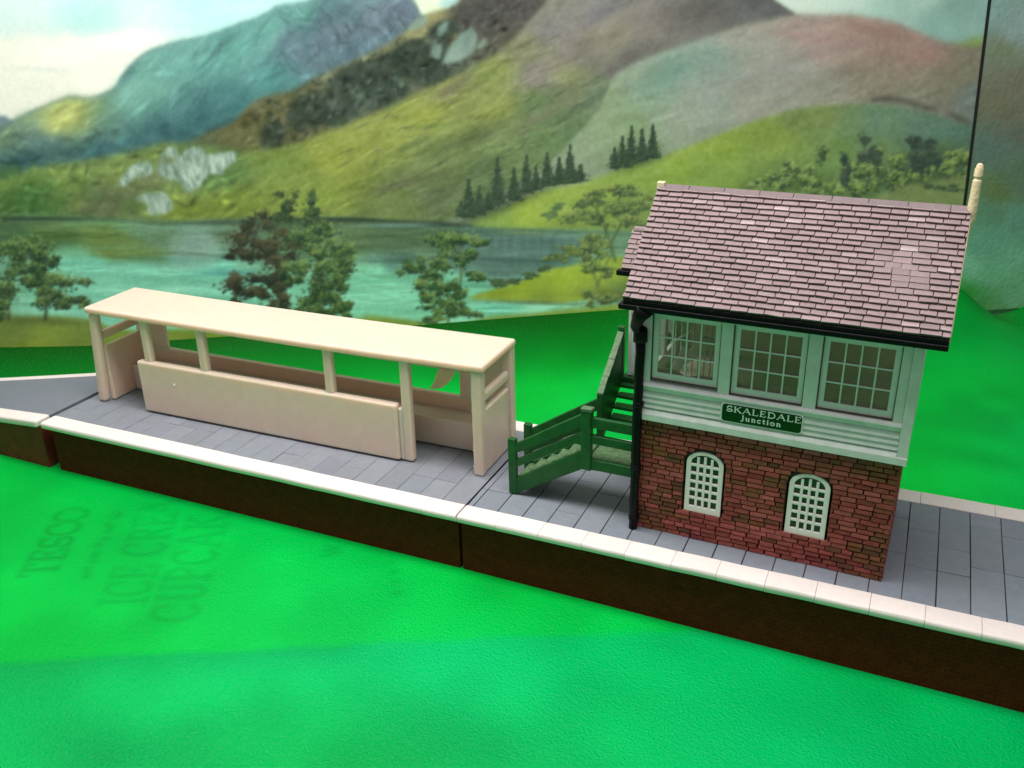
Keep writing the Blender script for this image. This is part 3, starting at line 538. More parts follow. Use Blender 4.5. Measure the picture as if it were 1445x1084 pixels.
# ================================================================== GREEN SHEET
# small stroke alphabet: every glyph is (width, [strokes]); a stroke is (weight, points)
def arc(cx, cy, rx, ry, a0, a1, n=12):
    return [(cx + rx * math.cos(math.radians(a0 + (a1 - a0) * i / n)), cy + ry * math.sin(math.radians(a0 + (a1 - a0) * i / n))) for i in range(n + 1)]
TH, TN = 1.0, .5
def serif(x, y, w=.10): return (TN, [(x - w, y), (x + w, y)])
GL = {
 'S': (.62, [(.85, arc(.32, .745, .22, .225, 25, 180) + arc(.31, .52, .21, .10, 200, 260, 4) + arc(.31, .26, .26, .235, 80, -155)[1:]), (TN, [(.53, .98), (.53, .78)]), (TN, [(.06, .04), (.06, .24)])]),
 'K': (.80, [(TH, [(.16, 0), (.16, 1)]), serif(.16, 0), serif(.16, 1), (TN, [(.62, 1), (.2, .48)]), (TH, [(.34, .58), (.70, 0)]), serif(.64, 1, .09), serif(.72, 0, .08)]),
 'A': (.84, [(TN, [(.08, 0), (.40, 1)]), (TH, [(.40, 1), (.74, 0)]), (TN, [(.2, .36), (.60, .36)]), serif(.08, 0, .08), serif(.74, 0, .09)]),
 'L': (.66, [(TH, [(.16, 0), (.16, 1)]), serif(.16, 1), (TN, [(.06, 0), (.58, 0), (.60, .24)])]),
 'E': (.68, [(TH, [(.16, 0), (.16, 1)]), (TN, [(.06, 1), (.54, 1), (.55, .8)]), (TN, [(.16, .52), (.44, .52)]), (TN, [(.44, .42), (.44, .62)]), (TN, [(.06, 0), (.58, 0), (.60, .22)])]),
 'D': (.84, [(TH, [(.16, 0), (.16, 1)]), (.8, [(.06, 1), (.32, 1)] + arc(.34, .5, .38, .5, 88, -88) + [(.06, 0)])]),
 'J': (.40, [(TH, [(.26, 1), (.26, .05)]), serif(.26, 1), (.7, [(.26, .08), (.22, -.12), (.08, -.18), (.02, -.10)])]),
 'u': (.58, [(TH, [(.14, .62), (.14, .2)]), (.6, arc(.27, .2, .13, .2, 180, 340)), (TH, [(.43, .64), (.43, 0)]), serif(.10, .62, .06), serif(.46, 0, .07)]),
 'n': (.58, [(TH, [(.14, .62), (.14, 0)]), (.7, arc(.27, .40, .15, .22, 150, 0)), (TH, [(.43, .42), (.43, 0)]), serif(.14, 0, .08), serif(.43, 0, .08), serif(.10, .62, .06)]),
 'c': (.48, [(.8, arc(.26, .31, .19, .31, 45, 315))]),
 't': (.40, [(TH, [(.18, .84), (.18, .14)]), (.6, [(.18, .14), (.24, .02), (.34, .06)]), (TN, [(.04, .60), (.34, .60)])]),
 'i': (.28, [(TH, [(.13, .62), (.13, 0)]), serif(.13, 0, .08), serif(.09, .62, .06), (TH, [(.13, .84), (.13, .92)])]),
 'o': (.58, [(.8, arc(.28, .31, .21, .31, 0, 360, 20))]),
 'T': (.72, [(TH, [(.36, 0), (.36, 1)]), (TN, [(.06, .8), (.07, 1), (.65, 1), (.66, .8)]), serif(.36, 0)]),
 'C': (.76, [(.8, arc(.40, .5, .33, .5, 48, 312, 18)), (TN, [(.63, .98), (.63, .74)])]),
 'O': (.86, [(.8, arc(.42, .5, .36, .5, 0, 360, 24))]),
 'I': (.34, [(TH, [(.17, 0), (.17, 1)]), serif(.17, 0), serif(.17, 1)]),
 'R': (.76, [(TH, [(.16, 0), (.16, 1)]), (.7, [(.06, 1), (.34, 1)] + arc(.34, .75, .22, .25, 90, -90, 8) + [(.16, .5)]), (TH, [(.36, .5), (.68, 0)]), serif(.16, 0)]),
 'U': (.78, [(TH, [(.16, 1), (.16, .3)]), (.7, arc(.38, .3, .22, .3, 180, 360)), (TN, [(.60, .3), (.60, 1)]), serif(.16, 1), serif(.60, 1)]),
 'P': (.66, [(TH, [(.16, 0), (.16, 1)]), (.7, [(.06, 1), (.32, 1)] + arc(.32, .74, .24, .26, 90, -90, 8) + [(.16, .48)]), serif(.16, 0)]),
 'W': (1.0, [(TH, [(.06, 1), (.30, 0)]), (TN, [(.30, 0), (.5, .9)]), (TH, [(.5, .9), (.72, 0)]), (TN, [(.72, 0), (.94, 1)])]),
 ' ': (.35, []),
}
def text_strokes(txt, size, gap=.06):
    x = 0; out = []
    for ch in txt:
        w, st = GL[ch]
        out += [(wt, [((x + a) * size, b * size) for a, b in pts]) for wt, pts in st]
        x += w + gap
    return out, x * size

gt = np.concatenate([np.arange(-30, -2, .6), np.arange(-2, 26, .085), np.arange(26, 112, .45)])
gs = np.concatenate([[-6, -.25, -.02], np.arange(.05, 1.5, .12), np.arange(1.5, 12, .3), np.arange(12, 17, .25), np.arange(17, 33, .075), np.arange(33, 75, .7)])
GT, GS = np.meshgrid(gt, gs, indexing='ij')
gx = PO[0] + PD[0] * GT + PN[0] * GS; gy = PO[1] + PD[1] * GT + PN[1] * GS
# the sheet curls up against the foot of the boards: height of its rear edge along the board
bl = np.array([(-160, 493), (0, 490), (120, 488), (300, 476), (540, 462), (600, 458), (760, 445), (870, 437), (1000, 431), (1200, 420), (1320, 408), (1355, 406), (1380, 428), (1402, 448), (1420, 446), (1445, 434), (1560, 400)], float)
et, ez = [], []
for px, py in bl:
    d = RC.T @ np.array([(px - 722.5) / F_PX, (py - 542) / F_PX, 1.]); n3 = np.array([PN[0], PN[1], 0.])
    k = (np.array([PO[0], PO[1], 0]) - CP) @ n3 / (d @ n3); q = CP + k * d
    et.append((q[:2] - PO) @ PD); ez.append(q[2])
lift = np.interp(GT, et, ez) - GZ
ker = np.exp(-.5 * (np.arange(-6, 7) / 2.2) ** 2); ker /= ker.sum()
prof = np.clip(1 - GS / 7.5, 0, 1) ** 3.2
gz = GZ + lift * np.minimum(prof, 1.0)
gz -= .012 * np.clip(gx + 6, 0, 20) * np.clip(GS - 8, 0, 3) / 3
gz += .10 * np.exp(-((GT - 60 + .5 * GS) / 2.2) ** 2) * np.clip(1 - GS / 16, 0, 1)
def nz(cell, seed, amp): 
    r = np.random.default_rng(seed); g = r.random((260, 260)); x = (gx + 70) / cell; y = (gy + 60) / cell
    xi = np.clip(x.astype(int), 0, 258); yi = np.clip(y.astype(int), 0, 258); fx = x - xi; fy = y - yi; fx = fx * fx * (3 - 2 * fx); fy = fy * fy * (3 - 2 * fy)
    return amp * ((g[yi, xi] * (1 - fx) + g[yi, xi + 1] * fx) * (1 - fy) + (g[yi + 1, xi] * (1 - fx) + g[yi + 1, xi + 1] * fx) * fy - .5)
# tint: translucent plastic, brighter where a pale carton lies under it, with the carton's print showing through
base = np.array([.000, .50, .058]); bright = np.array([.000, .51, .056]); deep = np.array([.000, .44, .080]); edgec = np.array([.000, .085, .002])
def softstep(a, w): return 1 / (1 + np.exp(-np.clip(a / w, -40, 40)))
def side_of(a, b):
    (x1, y1), (x2, y2) = a, b; L = math.hypot(x2 - x1, y2 - y1)
    return ((x2 - x1) * (gy - y1) - (y2 - y1) * (gx - x1)) / L
wig = nz(1.6, 5, .9) + nz(.7, 6, .35)
k1 = softstep(side_of((-25.78, -2.17), (-21.59, -8.64)) + .3 * wig, .16)
sd = side_of((-16.89, -12.29), (-5.26, -5.93)) + .22 * wig; k2 = softstep(sd, .075)
k3 = softstep(-side_of((-5.26, -5.93), (-2.2, 2.0)) * -1 + 1.2 + wig, .9)
carton = k1 * k2 * k3
colr = base + (deep - base) * (1 - k2)[..., None] * .8 + (bright - base) * carton[..., None]
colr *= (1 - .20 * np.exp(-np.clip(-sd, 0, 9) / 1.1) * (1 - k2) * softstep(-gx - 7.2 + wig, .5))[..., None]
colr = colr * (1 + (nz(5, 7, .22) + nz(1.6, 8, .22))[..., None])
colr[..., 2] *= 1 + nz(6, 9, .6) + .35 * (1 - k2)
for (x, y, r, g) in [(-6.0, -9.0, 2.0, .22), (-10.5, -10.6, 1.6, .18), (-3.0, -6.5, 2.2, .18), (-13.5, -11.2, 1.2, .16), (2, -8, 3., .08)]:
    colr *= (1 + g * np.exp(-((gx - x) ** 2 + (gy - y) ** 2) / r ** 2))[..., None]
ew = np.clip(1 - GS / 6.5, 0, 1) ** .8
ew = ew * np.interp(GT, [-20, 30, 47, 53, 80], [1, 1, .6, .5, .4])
colr = colr * (1 - ew[..., None]) + edgec * ew[..., None]  # colour darkened toward the curled rear edge, where less light comes through
# show-through lettering
ink = np.zeros(gx.shape)
def ground_text(txt, p0, p1, ptop, ln, wd, strength):
    p0, p1, ptop = map(np.array, (p0, p1, ptop)); st, W = text_strokes(txt, 1., .05)
    e = (p1 - p0) / W; u = ptop - p0
    global ink
    for wt, pts in st:
        Q = [p0 + e * a + u * b for a, b in pts]
        lo = np.min(Q, 0) - .6; hi = np.max(Q, 0) + .6
        mk = (gx > lo[0]) & (gx < hi[0]) & (gy > lo[1]) & (gy < hi[1])
        X, Y = gx[mk], gy[mk]; dd = np.full(X.shape, 9.)
        for a, b2 in zip(Q[:-1], Q[1:]):
            ab = b2 - a; t = np.clip(((X - a[0]) * ab[0] + (Y - a[1]) * ab[1]) / (ab @ ab + 1e-9), 0, 1)
            dd = np.minimum(dd, np.hypot(X - a[0] - t * ab[0], Y - a[1] - t * ab[1]))
        ink[mk] = np.maximum(ink[mk], strength * (.55 + .45 * wt) * np.exp(-(dd / wd) ** 2))
ground_text('ICE CREA', (-14.95, -8.14), (-18.95, -2.1), (-16.30, -8.85), 0, .14, .18)
ground_text('CUPCAK', (-12.68, -8.14), (-16.35, -2.2), (-14.03, -8.85), 0, .14, .18)
ground_text('TESCO', (-19.31, -8.21), (-21.95, -4.1), (-20.36, -8.85), 0, .14, .28)
ground_text('W', (-10.5, -2.9), (-10.9, -2.2), (-11.0, -3.2), 0, .11, .22)
for i in range(5):
    a = np.array((-18.35, -7.6)) + (np.array((-20.6, -4.0)) - np.array((-18.35, -7.6))) * i / 4.2
    
    for q in range(3):
        b_ = a + np.array((-.30, .48)) * (q - 1) * .42 + rng.normal(0, .05, 2)
        ink = np.maximum(ink, .20 * np.exp(-(((gx - b_[0]) ** 2 + (gy - b_[1]) ** 2) / .19 ** 2)))
for i in range(4):
    a = np.array((-7.3, -4.0)) + np.array((-.55, .72)) * i * .7
    ink = np.maximum(ink, .16 * np.exp(-(((gx - a[0]) ** 2 + (gy - a[1]) ** 2) / .2 ** 2)))
colr *= (1 - ink)[..., None]
# ground material: pebbled gloss plastic
def ground_material():
    m = bpy.data.materials.new('green_pebbled_plastic'); m.use_nodes = True; nt = m.node_tree; L = nt.links; b = nt.nodes['Principled BSDF']
    a = nt.nodes.new('ShaderNodeAttribute'); a.attribute_name = 'Col'
    tc = nt.nodes.new('ShaderNodeTexCoord')
    v = nt.nodes.new('ShaderNodeTexNoise'); v.inputs['Scale'].default_value = 11.0; v.inputs['Detail'].default_value = 2.0; v.inputs['Distortion'].default_value = .6
    L.new(tc.outputs['Object'], v.inputs['Vector'])
    bp = nt.nodes.new('ShaderNodeBump'); bp.inputs['Strength'].default_value = 1.0; bp.inputs['Distance'].default_value = .06
    L.new(v.outputs['Fac'], bp.inputs['Height']); L.new(bp.outputs[0], b.inputs['Normal'])
    b.inputs['Roughness'].default_value = .22; b.inputs['Specular IOR Level'].default_value = .09
    L.new(a.outputs['Color'], b.inputs['Base Color']); return m
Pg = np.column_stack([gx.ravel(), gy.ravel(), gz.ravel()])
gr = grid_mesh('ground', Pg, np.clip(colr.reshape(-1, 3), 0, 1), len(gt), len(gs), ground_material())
gr.data.polygons.foreach_set('use_smooth', [True] * len(gr.data.polygons))
gr['kind'] = 'structure'

# ================================================================== PLATFORM SECTIONS
YP = .03
def platform(label, x0, x1, slab0, pitch, groove, kerb_joints, back_joints, colour, seed, xo):
    random.seed(seed)
    root = thing('platform_section', label, 'platform', (xo, 0, GZ), YP, 'model platform sections laid end to end')
    # root is rotated about the scene origin
    c, s = math.cos(YP), math.sin(YP); root.location = (xo * c, xo * s, GZ)
    off = (xo, 0, GZ)
    b = M(off); b.box(x0 + .28 if x0 < -20 else x0 + .02, x1 - .02, -1.58, 5.75, -2.75, -.30); b.build('brick_base', BASE, root, bevel=.03)
    b = M(off); b.box(x0 + .01, x1 - .01, -1.05, 5.15, -.30, -.035); b.build('deck', GAP, root)
    p = M(off); k = math.ceil((x0 - slab0) / pitch) - 1
    while slab0 + k * pitch < x1:
        a, e = max(x0, slab0 + k * pitch), min(x1, slab0 + (k + 1) * pitch)
        k += 1
        if e - a < .05: continue
        y = -1.02; first = True
        while y < 5.12 - .05:
            ln = random.choice([.9, 1.3, 2.0, 2.6]) if first else random.choice([1.45, 1.9, 2.3, 2.7])
            first = False; y1 = min(y + ln, 5.12)
            if 5.12 - y1 < .4: y1 = 5.12
            f = random.uniform(.93, 1.07); cc = tuple(np.array(colour) * f * np.array([random.uniform(.98, 1.02) for _ in range(3)]))
            dz = random.uniform(-.006, .006)
            p.col = cc
            p.box(a + groove, e - groove, y + groove * .7, y1 - groove * .7, -.06, dz, j=.008)
            y = y1
    p.build('paving', SLAB, root, bevel=.015, seg=2)
    def kerb(joints, y0, y1, front):
        km = M(off); xs = [x0] + [j for j in joints if x0 + .1 < j < x1 - .1] + [x1]
        for a, e in zip(xs[:-1], xs[1:]):
            n = max(2, int((e - a) / 1.2)); cc = np.array((.84, .765, .715)) * random.uniform(.97, 1.02)
            g = .005
            # rounded lip profile swept along x
            if front: prof = [(y1 - .005, -.3), (y1 - .005, .012), (y0 + .12, .012), (y0 + .05, -.005), (y0 + .012, -.05), (y0, -.12), (y0 + .01, -.21), (y0 + .05, -.27), (y0 + .1, -.3)]
            else: prof = [(y0 + .005, -.3), (y0 + .005, .012), (y1 - .1, .012), (y1 - .02, -.03), (y1, -.12), (y1 - .02, -.26), (y1 - .08, -.3)]
            m_ = len(prof); vs = []; fs = []
            for i in range(n + 1):
                x = a + g + (e - a - 2 * g) * i / n
                wob = random.uniform(-.012, .012)
                vs += [(x, yy + wob, zz + random.uniform(-.006, .006)) for yy, zz in prof]
            for i in range(n):
                for q in range(m_): fs.append((i * m_ + q, i * m_ + (q + 1) % m_, (i + 1) * m_ + (q + 1) % m_, (i + 1) * m_ + q))
            fs += [tuple(range(m_)), tuple(range((n + 1) * m_ - 1, n * m_ - 1, -1))]
            km.add(vs, fs, [tuple(cc)] * len(vs))
        o = km.build('kerb', KERB, root, bevel=.008, seg=2); return o
    kerb(kerb_joints, -1.83, -1.02, True); kerb(back_joints, 5.12, 6.05, False)
    return root
platform('grey paved platform section carrying the brick signal box, white stone kerbs jointed along its front', -5.93, 16, 8.594, .953, .015,
         [-4.45, -2.87, -1.3, .2, 1.75, 3.2, 4.7, 6.2, 7.76, 9.28, 10.79, 12.3, 13.8], [-4.5, -2.9, -1, .9, 2.8, 4.7, 6.6, 8.9, 11.3, 13.6], (.220, .248, .288), 3, 4)
platform('grey paved platform section carrying the cream waiting shelter, long smooth white front kerb', -26.1, -5.99, -5.99, .953, .007,
         [-7.35], [-22, -17, -12, -8], (.230, .252, .288), 5, -16)
# the ramp that ends the platform: narrows and slopes down to the left
c, s = math.cos(YP), math.sin(YP); xo = -29
ramp = thing('platform_ramp', 'grey sloping platform end ramp at the far left, narrowing behind the shelter end', 'platform', (xo * c - 0, xo * s, GZ), YP, 'model platform sections laid end to end')
off = (xo, 0, GZ); XR = -26.42
fr = [(XR, -1.0), (-30, -.93), (-33, -.85), (-37, -.7)]; bk = [(XR, 3.95), (-28.4, 3.28), (-30.5, 2.55), (-33, 1.72), (-37, .55)]
def rz(x): return -.02 + (x - XR) * .078
def fy(x): return np.interp(-x, [-p[0] for p in fr], [p[1] for p in fr])
def by(x): return np.interp(-x, [-p[0] for p in bk], [p[1] for p in bk])
xs = np.linspace(XR, -36.5, 24)
def strip(m, lo, hi, z0, z1):
    n = len(xs)
    for i in range(n - 1):
        a, e = xs[i], xs[i + 1]
        m.add([], [])
    vs, fs = [], []
    for x in xs: vs += [(x, lo(x), z0(x)), (x, hi(x), z0(x)), (x, hi(x), z1(x)), (x, lo(x), z1(x))]
    for i in range(n - 1):
        for q in range(4): fs.append((4 * i + q, 4 * i + (q + 1) % 4, 4 * i + 4 + (q + 1) % 4, 4 * i + 4 + q))
    fs += [(0, 1, 2, 3), (4 * n - 1, 4 * n - 2, 4 * n - 3, 4 * n - 4)]
    m.add(vs, fs)
m = M(off); m.col = (.185, .20, .235); strip(m, lambda x: fy(x) - .02, lambda x: by(x) + .02, lambda x: rz(x) - .3, lambda x: rz(x)); m.build('paving', SLAB, ramp, bevel=.02)
m = M(off); m.col = (.84, .765, .715); strip(m, lambda x: fy(x) - .80, lambda x: fy(x), lambda x: rz(x) - .30, lambda x: rz(x) + .035); m.build('kerb', KERB, ramp, bevel=.10, seg=3)
m = M(off); m.col = (.84, .765, .715); strip(m, lambda x: by(x), lambda x: by(x) + .42, lambda x: rz(x) - .30, lambda x: rz(x) + .03); m.build('kerb', KERB, ramp, bevel=.06, seg=3)
m = M(off); strip(m, lambda x: fy(x) - .62, lambda x: by(x) + .3, lambda x: -2.6, lambda x: rz(x) - .31); m.build('brick_base', BASE_END, ramp, bevel=.03)

# ================================================================== SHELTER
YS = .04
sh = thing('platform_shelter', 'unpainted cream plastic waiting shelter with flat roof and open front, on the middle platform', 'shelter', (-16, 0, 0), YS)
px, py = -10 + (-16 + 10) * math.cos(YS), (-16 + 10) * math.sin(YS)
sh.location = (px, py, 0); off = (-16, 0, 0)
def spart(name, bev=.05, mat=CREAM, fn=None, seg=3):
    m = M(off); fn(m); return m.build(name, mat, sh, bevel=bev, seg=seg)
def roof_fn(m):
    # slab with subdivided, slightly wavy edge
    n = 24; vs, fs = [], []
    for i in range(n + 1):
        x = -25.1 + 19.02 * i / n; w = random.uniform(-.012, .012); zt = 4.58 - .10 * math.sin(math.pi * i / n) * .6
        vs += [(x, .60 + w, zt - .29), (x, 3.68, zt - .29), (x, 3.68, zt), (x, .60 + w, zt)]
    for i in range(n):
        for q in range(4): fs.append((4 * i + q, 4 * i + (q + 1) % 4, 4 * i + 4 + (q + 1) % 4, 4 * i + 4 + q))
    fs += [(0, 1, 2, 3), (4 * n + 3, 4 * n + 2, 4 * n + 1, 4 * n)]
    m.add(vs, fs)
spart('roof', .11, fn=roof_fn, seg=4)
spart('post', .17, fn=lambda m: m.prism([(-25.52, .0), (-25.04, .0), (-24.62, 4.3), (-25.08, 4.3)], .70, 1.12))
for a, e, z0 in [(-22.26, -21.86, 2.3), (-19.26, -18.86, 2.3), (-13.06, -12.66, 2.3), (-9.66, -9.24, .04)]:
    spart('post', .09, fn=lambda m: m.prism([(a, z0), (e - .02, z0), (e, 4.32), (a + .02, 4.32)], .72, 1.06))
def post_r(m):                                      # the corner post keeps ragged moulding flash on its left edge
    ys = np.linspace(0, 4.32, 9); L = [(-6.65, z) for z in ys]
    m.prism([(-6.65, 0), (-6.65, 4.32), (-6.22, 4.32), (-6.24, 0)], .68, 1.12)
spart('post', .10, fn=post_r)
def flash(m):
    z = .1
    while z < 4.1:
        h = random.uniform(.15, .5); w_ = random.uniform(.015, .06); m.prism([(-6.62, z), (-6.655 - w_ * .6, z + h * .2), (-6.655 - w_, z + h * .6), (-6.62, z + h)], .80, .92); z += h * random.uniform(.8, 1.1)
spart('moulding_flash', .012, fn=flash, seg=2)
def fp(m): m.box(-22.62, -9.80, .60, .98, .07, 2.43); m.box(-9.82, -9.60, .70, 1.0, .05, 2.3)
spart('front_panel', .10, fn=fp)
for xa in (-25.05, -6.52):
    spart('end_panel', .06, fn=lambda m: m.box(xa + .02, xa + .26, 1.05, 3.4, .05, 2.62))
    spart('end_rail', .12, fn=lambda m: m.box(xa, xa + .27, 1.05, 3.4, 2.94, 3.34))
    spart('post', .06, fn=lambda m: m.box(xa - .06, xa + .38, 3.28, 3.68, 0, 4.32))
def back(m):
    m.box(-24.9, -6.3, 3.36, 3.60, 0, 1.87); m.box(-24.9, -23.5, 3.36, 3.60, 1.85, 4.3); m.box(-8.46, -6.3, 3.36, 3.60, 1.85, 4.3)
    m.box(-23.52, -17.95, 3.365, 3.595, 3.10, 4.3); m.box(-17.97, -8.44, 3.355, 3.605, 2.95, 4.3)
spart('rear_panel', .05, fn=back)
spart('bench', .05, fn=lambda m: m.box(-24.78, -6.55, 2.35, 3.37, .06, 1.28))
def leaf(m):
    pts = [(-9.35, 3.05), (-9.52, 2.6), (-9.66, 2.25), (-9.85, 1.98), (-9.5, 2.02), (-9.2, 2.16), (-8.9, 2.45), (-8.68, 2.8), (-8.55, 3.05)]
    m.prism([(a, z) for a, z in pts], 3.40, 3.47)
spart('bracket', .012, fn=leaf, seg=2)
spart('moulding_spot', .02, fn=lambda m: m.prism([(-20.68 + .06 * math.cos(a), 1.60 + .06 * math.sin(a)) for a in np.arange(0, 6.2, .7)], .585, .62), mat=KERB)

# ================================================================== SIGNAL BOX
bx = thing('signal_box', 'red brick and white timber signal box with grey tiled roof and green side stairs', 'signal box', (4, 2, 0))
off = (4, 2, 0)
D = 4.75
def bpart(name, mat, fn, bev=0., parent=bx, seg=2, smooth=False):
    m = M(off if parent is bx else (0, 0, 0)); fn(m)
    o = m.build(name, mat, None, bevel=bev, seg=seg, smooth=smooth); o.parent = parent
    return o
def sub(name, mat, fn, parent, bev=0., seg=2):
    m = M(off); fn(m); o = m.build(name, mat, None, bevel=bev, seg=seg); o.parent = parent; return o
# ---- brick storey
ZB = 4.05
ARW = [(1.63, 2.90, 1.00, 3.28), (4.90, 6.19, .98, 3.22)]     # arched windows x0,x1,z0,ztop
def arch_half(w, z):                                          # half width of the opening at height z
    x0, x1, z0, zt = w; r = (x1 - x0) / 2; zs = zt - .46
    if z < z0 or z > zt: return 0
    if z <= zs: return r
    return r * math.sqrt(max(0, 1 - ((z - zs) / .46) ** 2)) ** .8
def wall_fn(m):
    m.box(.02, 7.98, .05, .10, .001, 1.0); m.box(.02, 7.98, .05, .10, 3.28, ZB)
    m.box(.02, 1.60, .05, .10, .98, 3.3); m.box(2.93, 4.87, .05, .10, .98, 3.3); m.box(6.22, 7.98, .05, .10, .98, 3.3)
    m.box(.02, .12, .08, D - .05, .001, ZB); m.box(7.88, 7.98, .08, D - .05, .001, ZB); m.box(.02, 7.98, D - .12, D - .04, .001, ZB)
    for w in ARW:                                             # spandrels that close the arched head
        x0, x1, z0, zt = w; cx = (x0 + x1) / 2; n = 10
        for sg in (-1, 1):
            pts = [(cx + sg * ((x1 - x0) / 2 + .03), zt + .02)] + [(cx + sg * max(arch_half(w, z), .001), z) for z in np.linspace(zt, zt - .5, n)] + [(cx + sg * ((x1 - x0) / 2 + .03), zt - .5)]
            m.prism(pts, .052, .098)
wall = bpart('brick_wall', MORTAR, wall_fn)
random.seed(21)
def pal(x, z):
    n = math.sin(x * 1.7 + 1.3 * math.sin(z * 2.1)) * .5 + math.sin(x * .9 - z * 1.8 + 2) * .5
    if n + random.gauss(0, .45) > .42: c = random.choice([(.120, .042, .016), (.135, .050, .020), (.095, .034, .018), (.15, .05, .024)])
    else: c = random.choice([(.21, .044, .036), (.24, .054, .046), (.18, .036, .030), (.25, .062, .054), (.20, .050, .034)])
    f = random.uniform(.8, 1.15); return tuple(a * f * 1.42 for a in c)
def bricks_fn(m):
    H = ZB / 24
    for r in range(24):
        z0 = r * H; zc = z0 + H / 2; x = 0.0 - (.27 if r % 2 else 0) + random.uniform(-.06, .06)
        while x < 8:
            L = random.choice([.48, .52, .46, .55, .5, .34]); xa, xb = max(x, 0), min(x + L, 8); x += L
            segs = [(xa, xb)]
            for w in ARW:
                hw = max(arch_half(w, zc - .05), arch_half(w, zc + .05), arch_half(w, zc))
                if hw > 0:
                    hw += .035; cx = (w[0] + w[1]) / 2; ns = []
                    for a, e in segs:
                        if e <= cx - hw or a >= cx + hw: ns.append((a, e)); continue
                        if a < cx - hw: ns.append((a, cx - hw))
                        if e > cx + hw: ns.append((cx + hw, e))
                    segs = ns
            for a, e in segs:
                if e - a < .06: continue
                m.col = pal((a + e) / 2, zc); pr = random.uniform(.05, .075); g = random.uniform(.015, .024)
                y0 = -pr; sl = random.uniform(-.006, .006)
                p = [(a + g, y0, z0 + g), (e - g, y0, z0 + g + sl), (e - g, .07, z0 + g), (a + g, .07, z0 + g), (a + g, y0 + .006, z0 + H - g), (e - g, y0 + .006, z0 + H - g + sl), (e - g, .07, z0 + H - g), (a + g, .07, z0 + H - g)]
                m.hexa([(q[0] + random.uniform(-.012, .012), q[1], q[2] + random.uniform(-.005, .005)) for q in p])
        # side faces
        for X, sg in ((0.02, -1), (7.98, 1)):
            y = .06 + (.1 if r % 2 else 0)
            while y < D - .1:
                e = min(y + random.uniform(.46, .58), D - .06); m.col = pal(y + 3, zc); m.box(X - .02 if sg < 0 else X - .02, X + .02 if sg < 0 else X + .025, y + .02, e - .02, z0 + .02, z0 + H - .02, j=.006); y = e
sub('bricks', BRICK, bricks_fn, wall, bev=.055, seg=3)
# ---- arched windows
for w in ARW:
    x0, x1, z0, zt = w; cx = (x0 + x1) / 2; x0 += .03; x1 -= .03; r = (x1 - x0) / 2; zs = zt - .46
    def frame_fn(m):
        bd = .155; n = 18
        out = [(cx + r * math.cos(a) * (1 if abs(math.cos(a)) < 2 else 1), zs + .43 * math.sin(a)) for a in np.linspace(0, math.pi, n)]
        inn = [(cx + (r - bd) * math.cos(a), zs + (.43 - bd * .75) * math.sin(a)) for a in np.linspace(0, math.pi, n)]
        out = [(x1, z0)] + out + [(x0, z0)]; inn = [(x1 - bd, z0 + .22)] + inn + [(x0 + bd, z0 + .22)]
        vs = []; fs = []; k = len(out); ya, yb = -.005, .09
        for (a, b2), (c2, d2) in zip(out, inn): vs += [(a, ya, b2), (c2, ya, d2), (c2, yb, d2), (a, yb, b2)]
        for i in range(k):
            j = (i + 1) % k
            for q in range(4): fs.append((4 * i + q, 4 * i + (q + 1) % 4, 4 * j + (q + 1) % 4, 4 * j + q))
        m.add(vs, fs)
        for i in range(1, 4):
            xx = x0 + bd + (x1 - x0 - 2 * bd) * i / 4; m.box(xx - .043, xx + .043, -.002, .07, z0 + .2, zs + .26 - .05 * abs(i - 2))
        for i in range(1, 6):
            zz_ = z0 + .22 + (zs + .22 - z0 - .22) * i / 6; hw = r - bd + .02 if i < 6 else r - .25
            m.box(cx - hw, cx + hw, .000, .068, zz_ - .045, zz_ + .045)
    o = bpart('arched_window', ARCHW, frame_fn, bev=.012)
    o['label'] = 'white arched grid window in the brick wall'
    sub('glazing', DGLASS, lambda m: m.box(x0 + .02, x1 - .02, .085, .095, z0 + .02, zt - .06), o)
# ---- timber storey
ZT = 8.35
OPN = [(.34, 2.50, 5.56, 7.68), (2.86, 5.04, 5.47, 7.68), (5.43, 7.58, 5.47, 7.68)]
def tim(m):
    m.box(-.05, 8.14, -.22, .15, 4.13, 4.37)                        # lower band
    m.prism([(-.205, 4.365), (-.10, 4.50), (.1, 4.50), (.1, 4.365)], -.04, 7.84, 'x')
    m.box(.05, 8.05, -.06, .15, 4.50, 5.18)                         # boarded backing
    for i, z in enumerate((4.55, 4.74, 4.93)):                      # overlapping boards
        m.hexa([(.10, -.15, z), (7.84, -.15, z), (7.84, -.05, z), (.10, -.05, z), (.10, -.085, z + .182), (7.84, -.085, z + .182), (7.84, -.05, z + .18), (.30, -.05, z + .18)])
    m.box(.02, 7.86, -.12, .15, 5.15, 5.36)
    m.hexa([(.02, -.21, 5.31), (7.86, -.21, 5.31), (7.86, .05, 5.31), (.02, .05, 5.31), (.02, -.18, 5.385), (7.86, -.18, 5.385), (7.86, .05, 5.50), (.02, .05, 5.50)])
    for a, e in ((-.02, .34), (2.50, 2.86), (5.04, 5.43), (7.58, 7.84)): m.box(a, e, -.11, .16, 5.38, 8.1)
    m.box(7.842, 8.13, -.17, .17, 4.36, 8.1)
    m.box(-.0, 8.1, -.06, .16, 7.70, 8.3)
    [(m.box(X, X + .14, .16, D - .1, 4.13, 5.5), m.box(X, X + .14, .16, D - .1, 7.7, 8.4), m.box(X + .005, X + .135, .155, .5, 5.4, 7.8), m.box(X + .005, X + .135, 2.2, 2.5, 5.4, 7.8), m.box(X + .005, X + .135, 4.2, D - .1, 5.4, 7.8)) for X in (-.02, 7.98)]  # side openings out of view, left unglazed to brighten the interior
timber = bpart('timber_front', WHITE, tim, bev=.022)
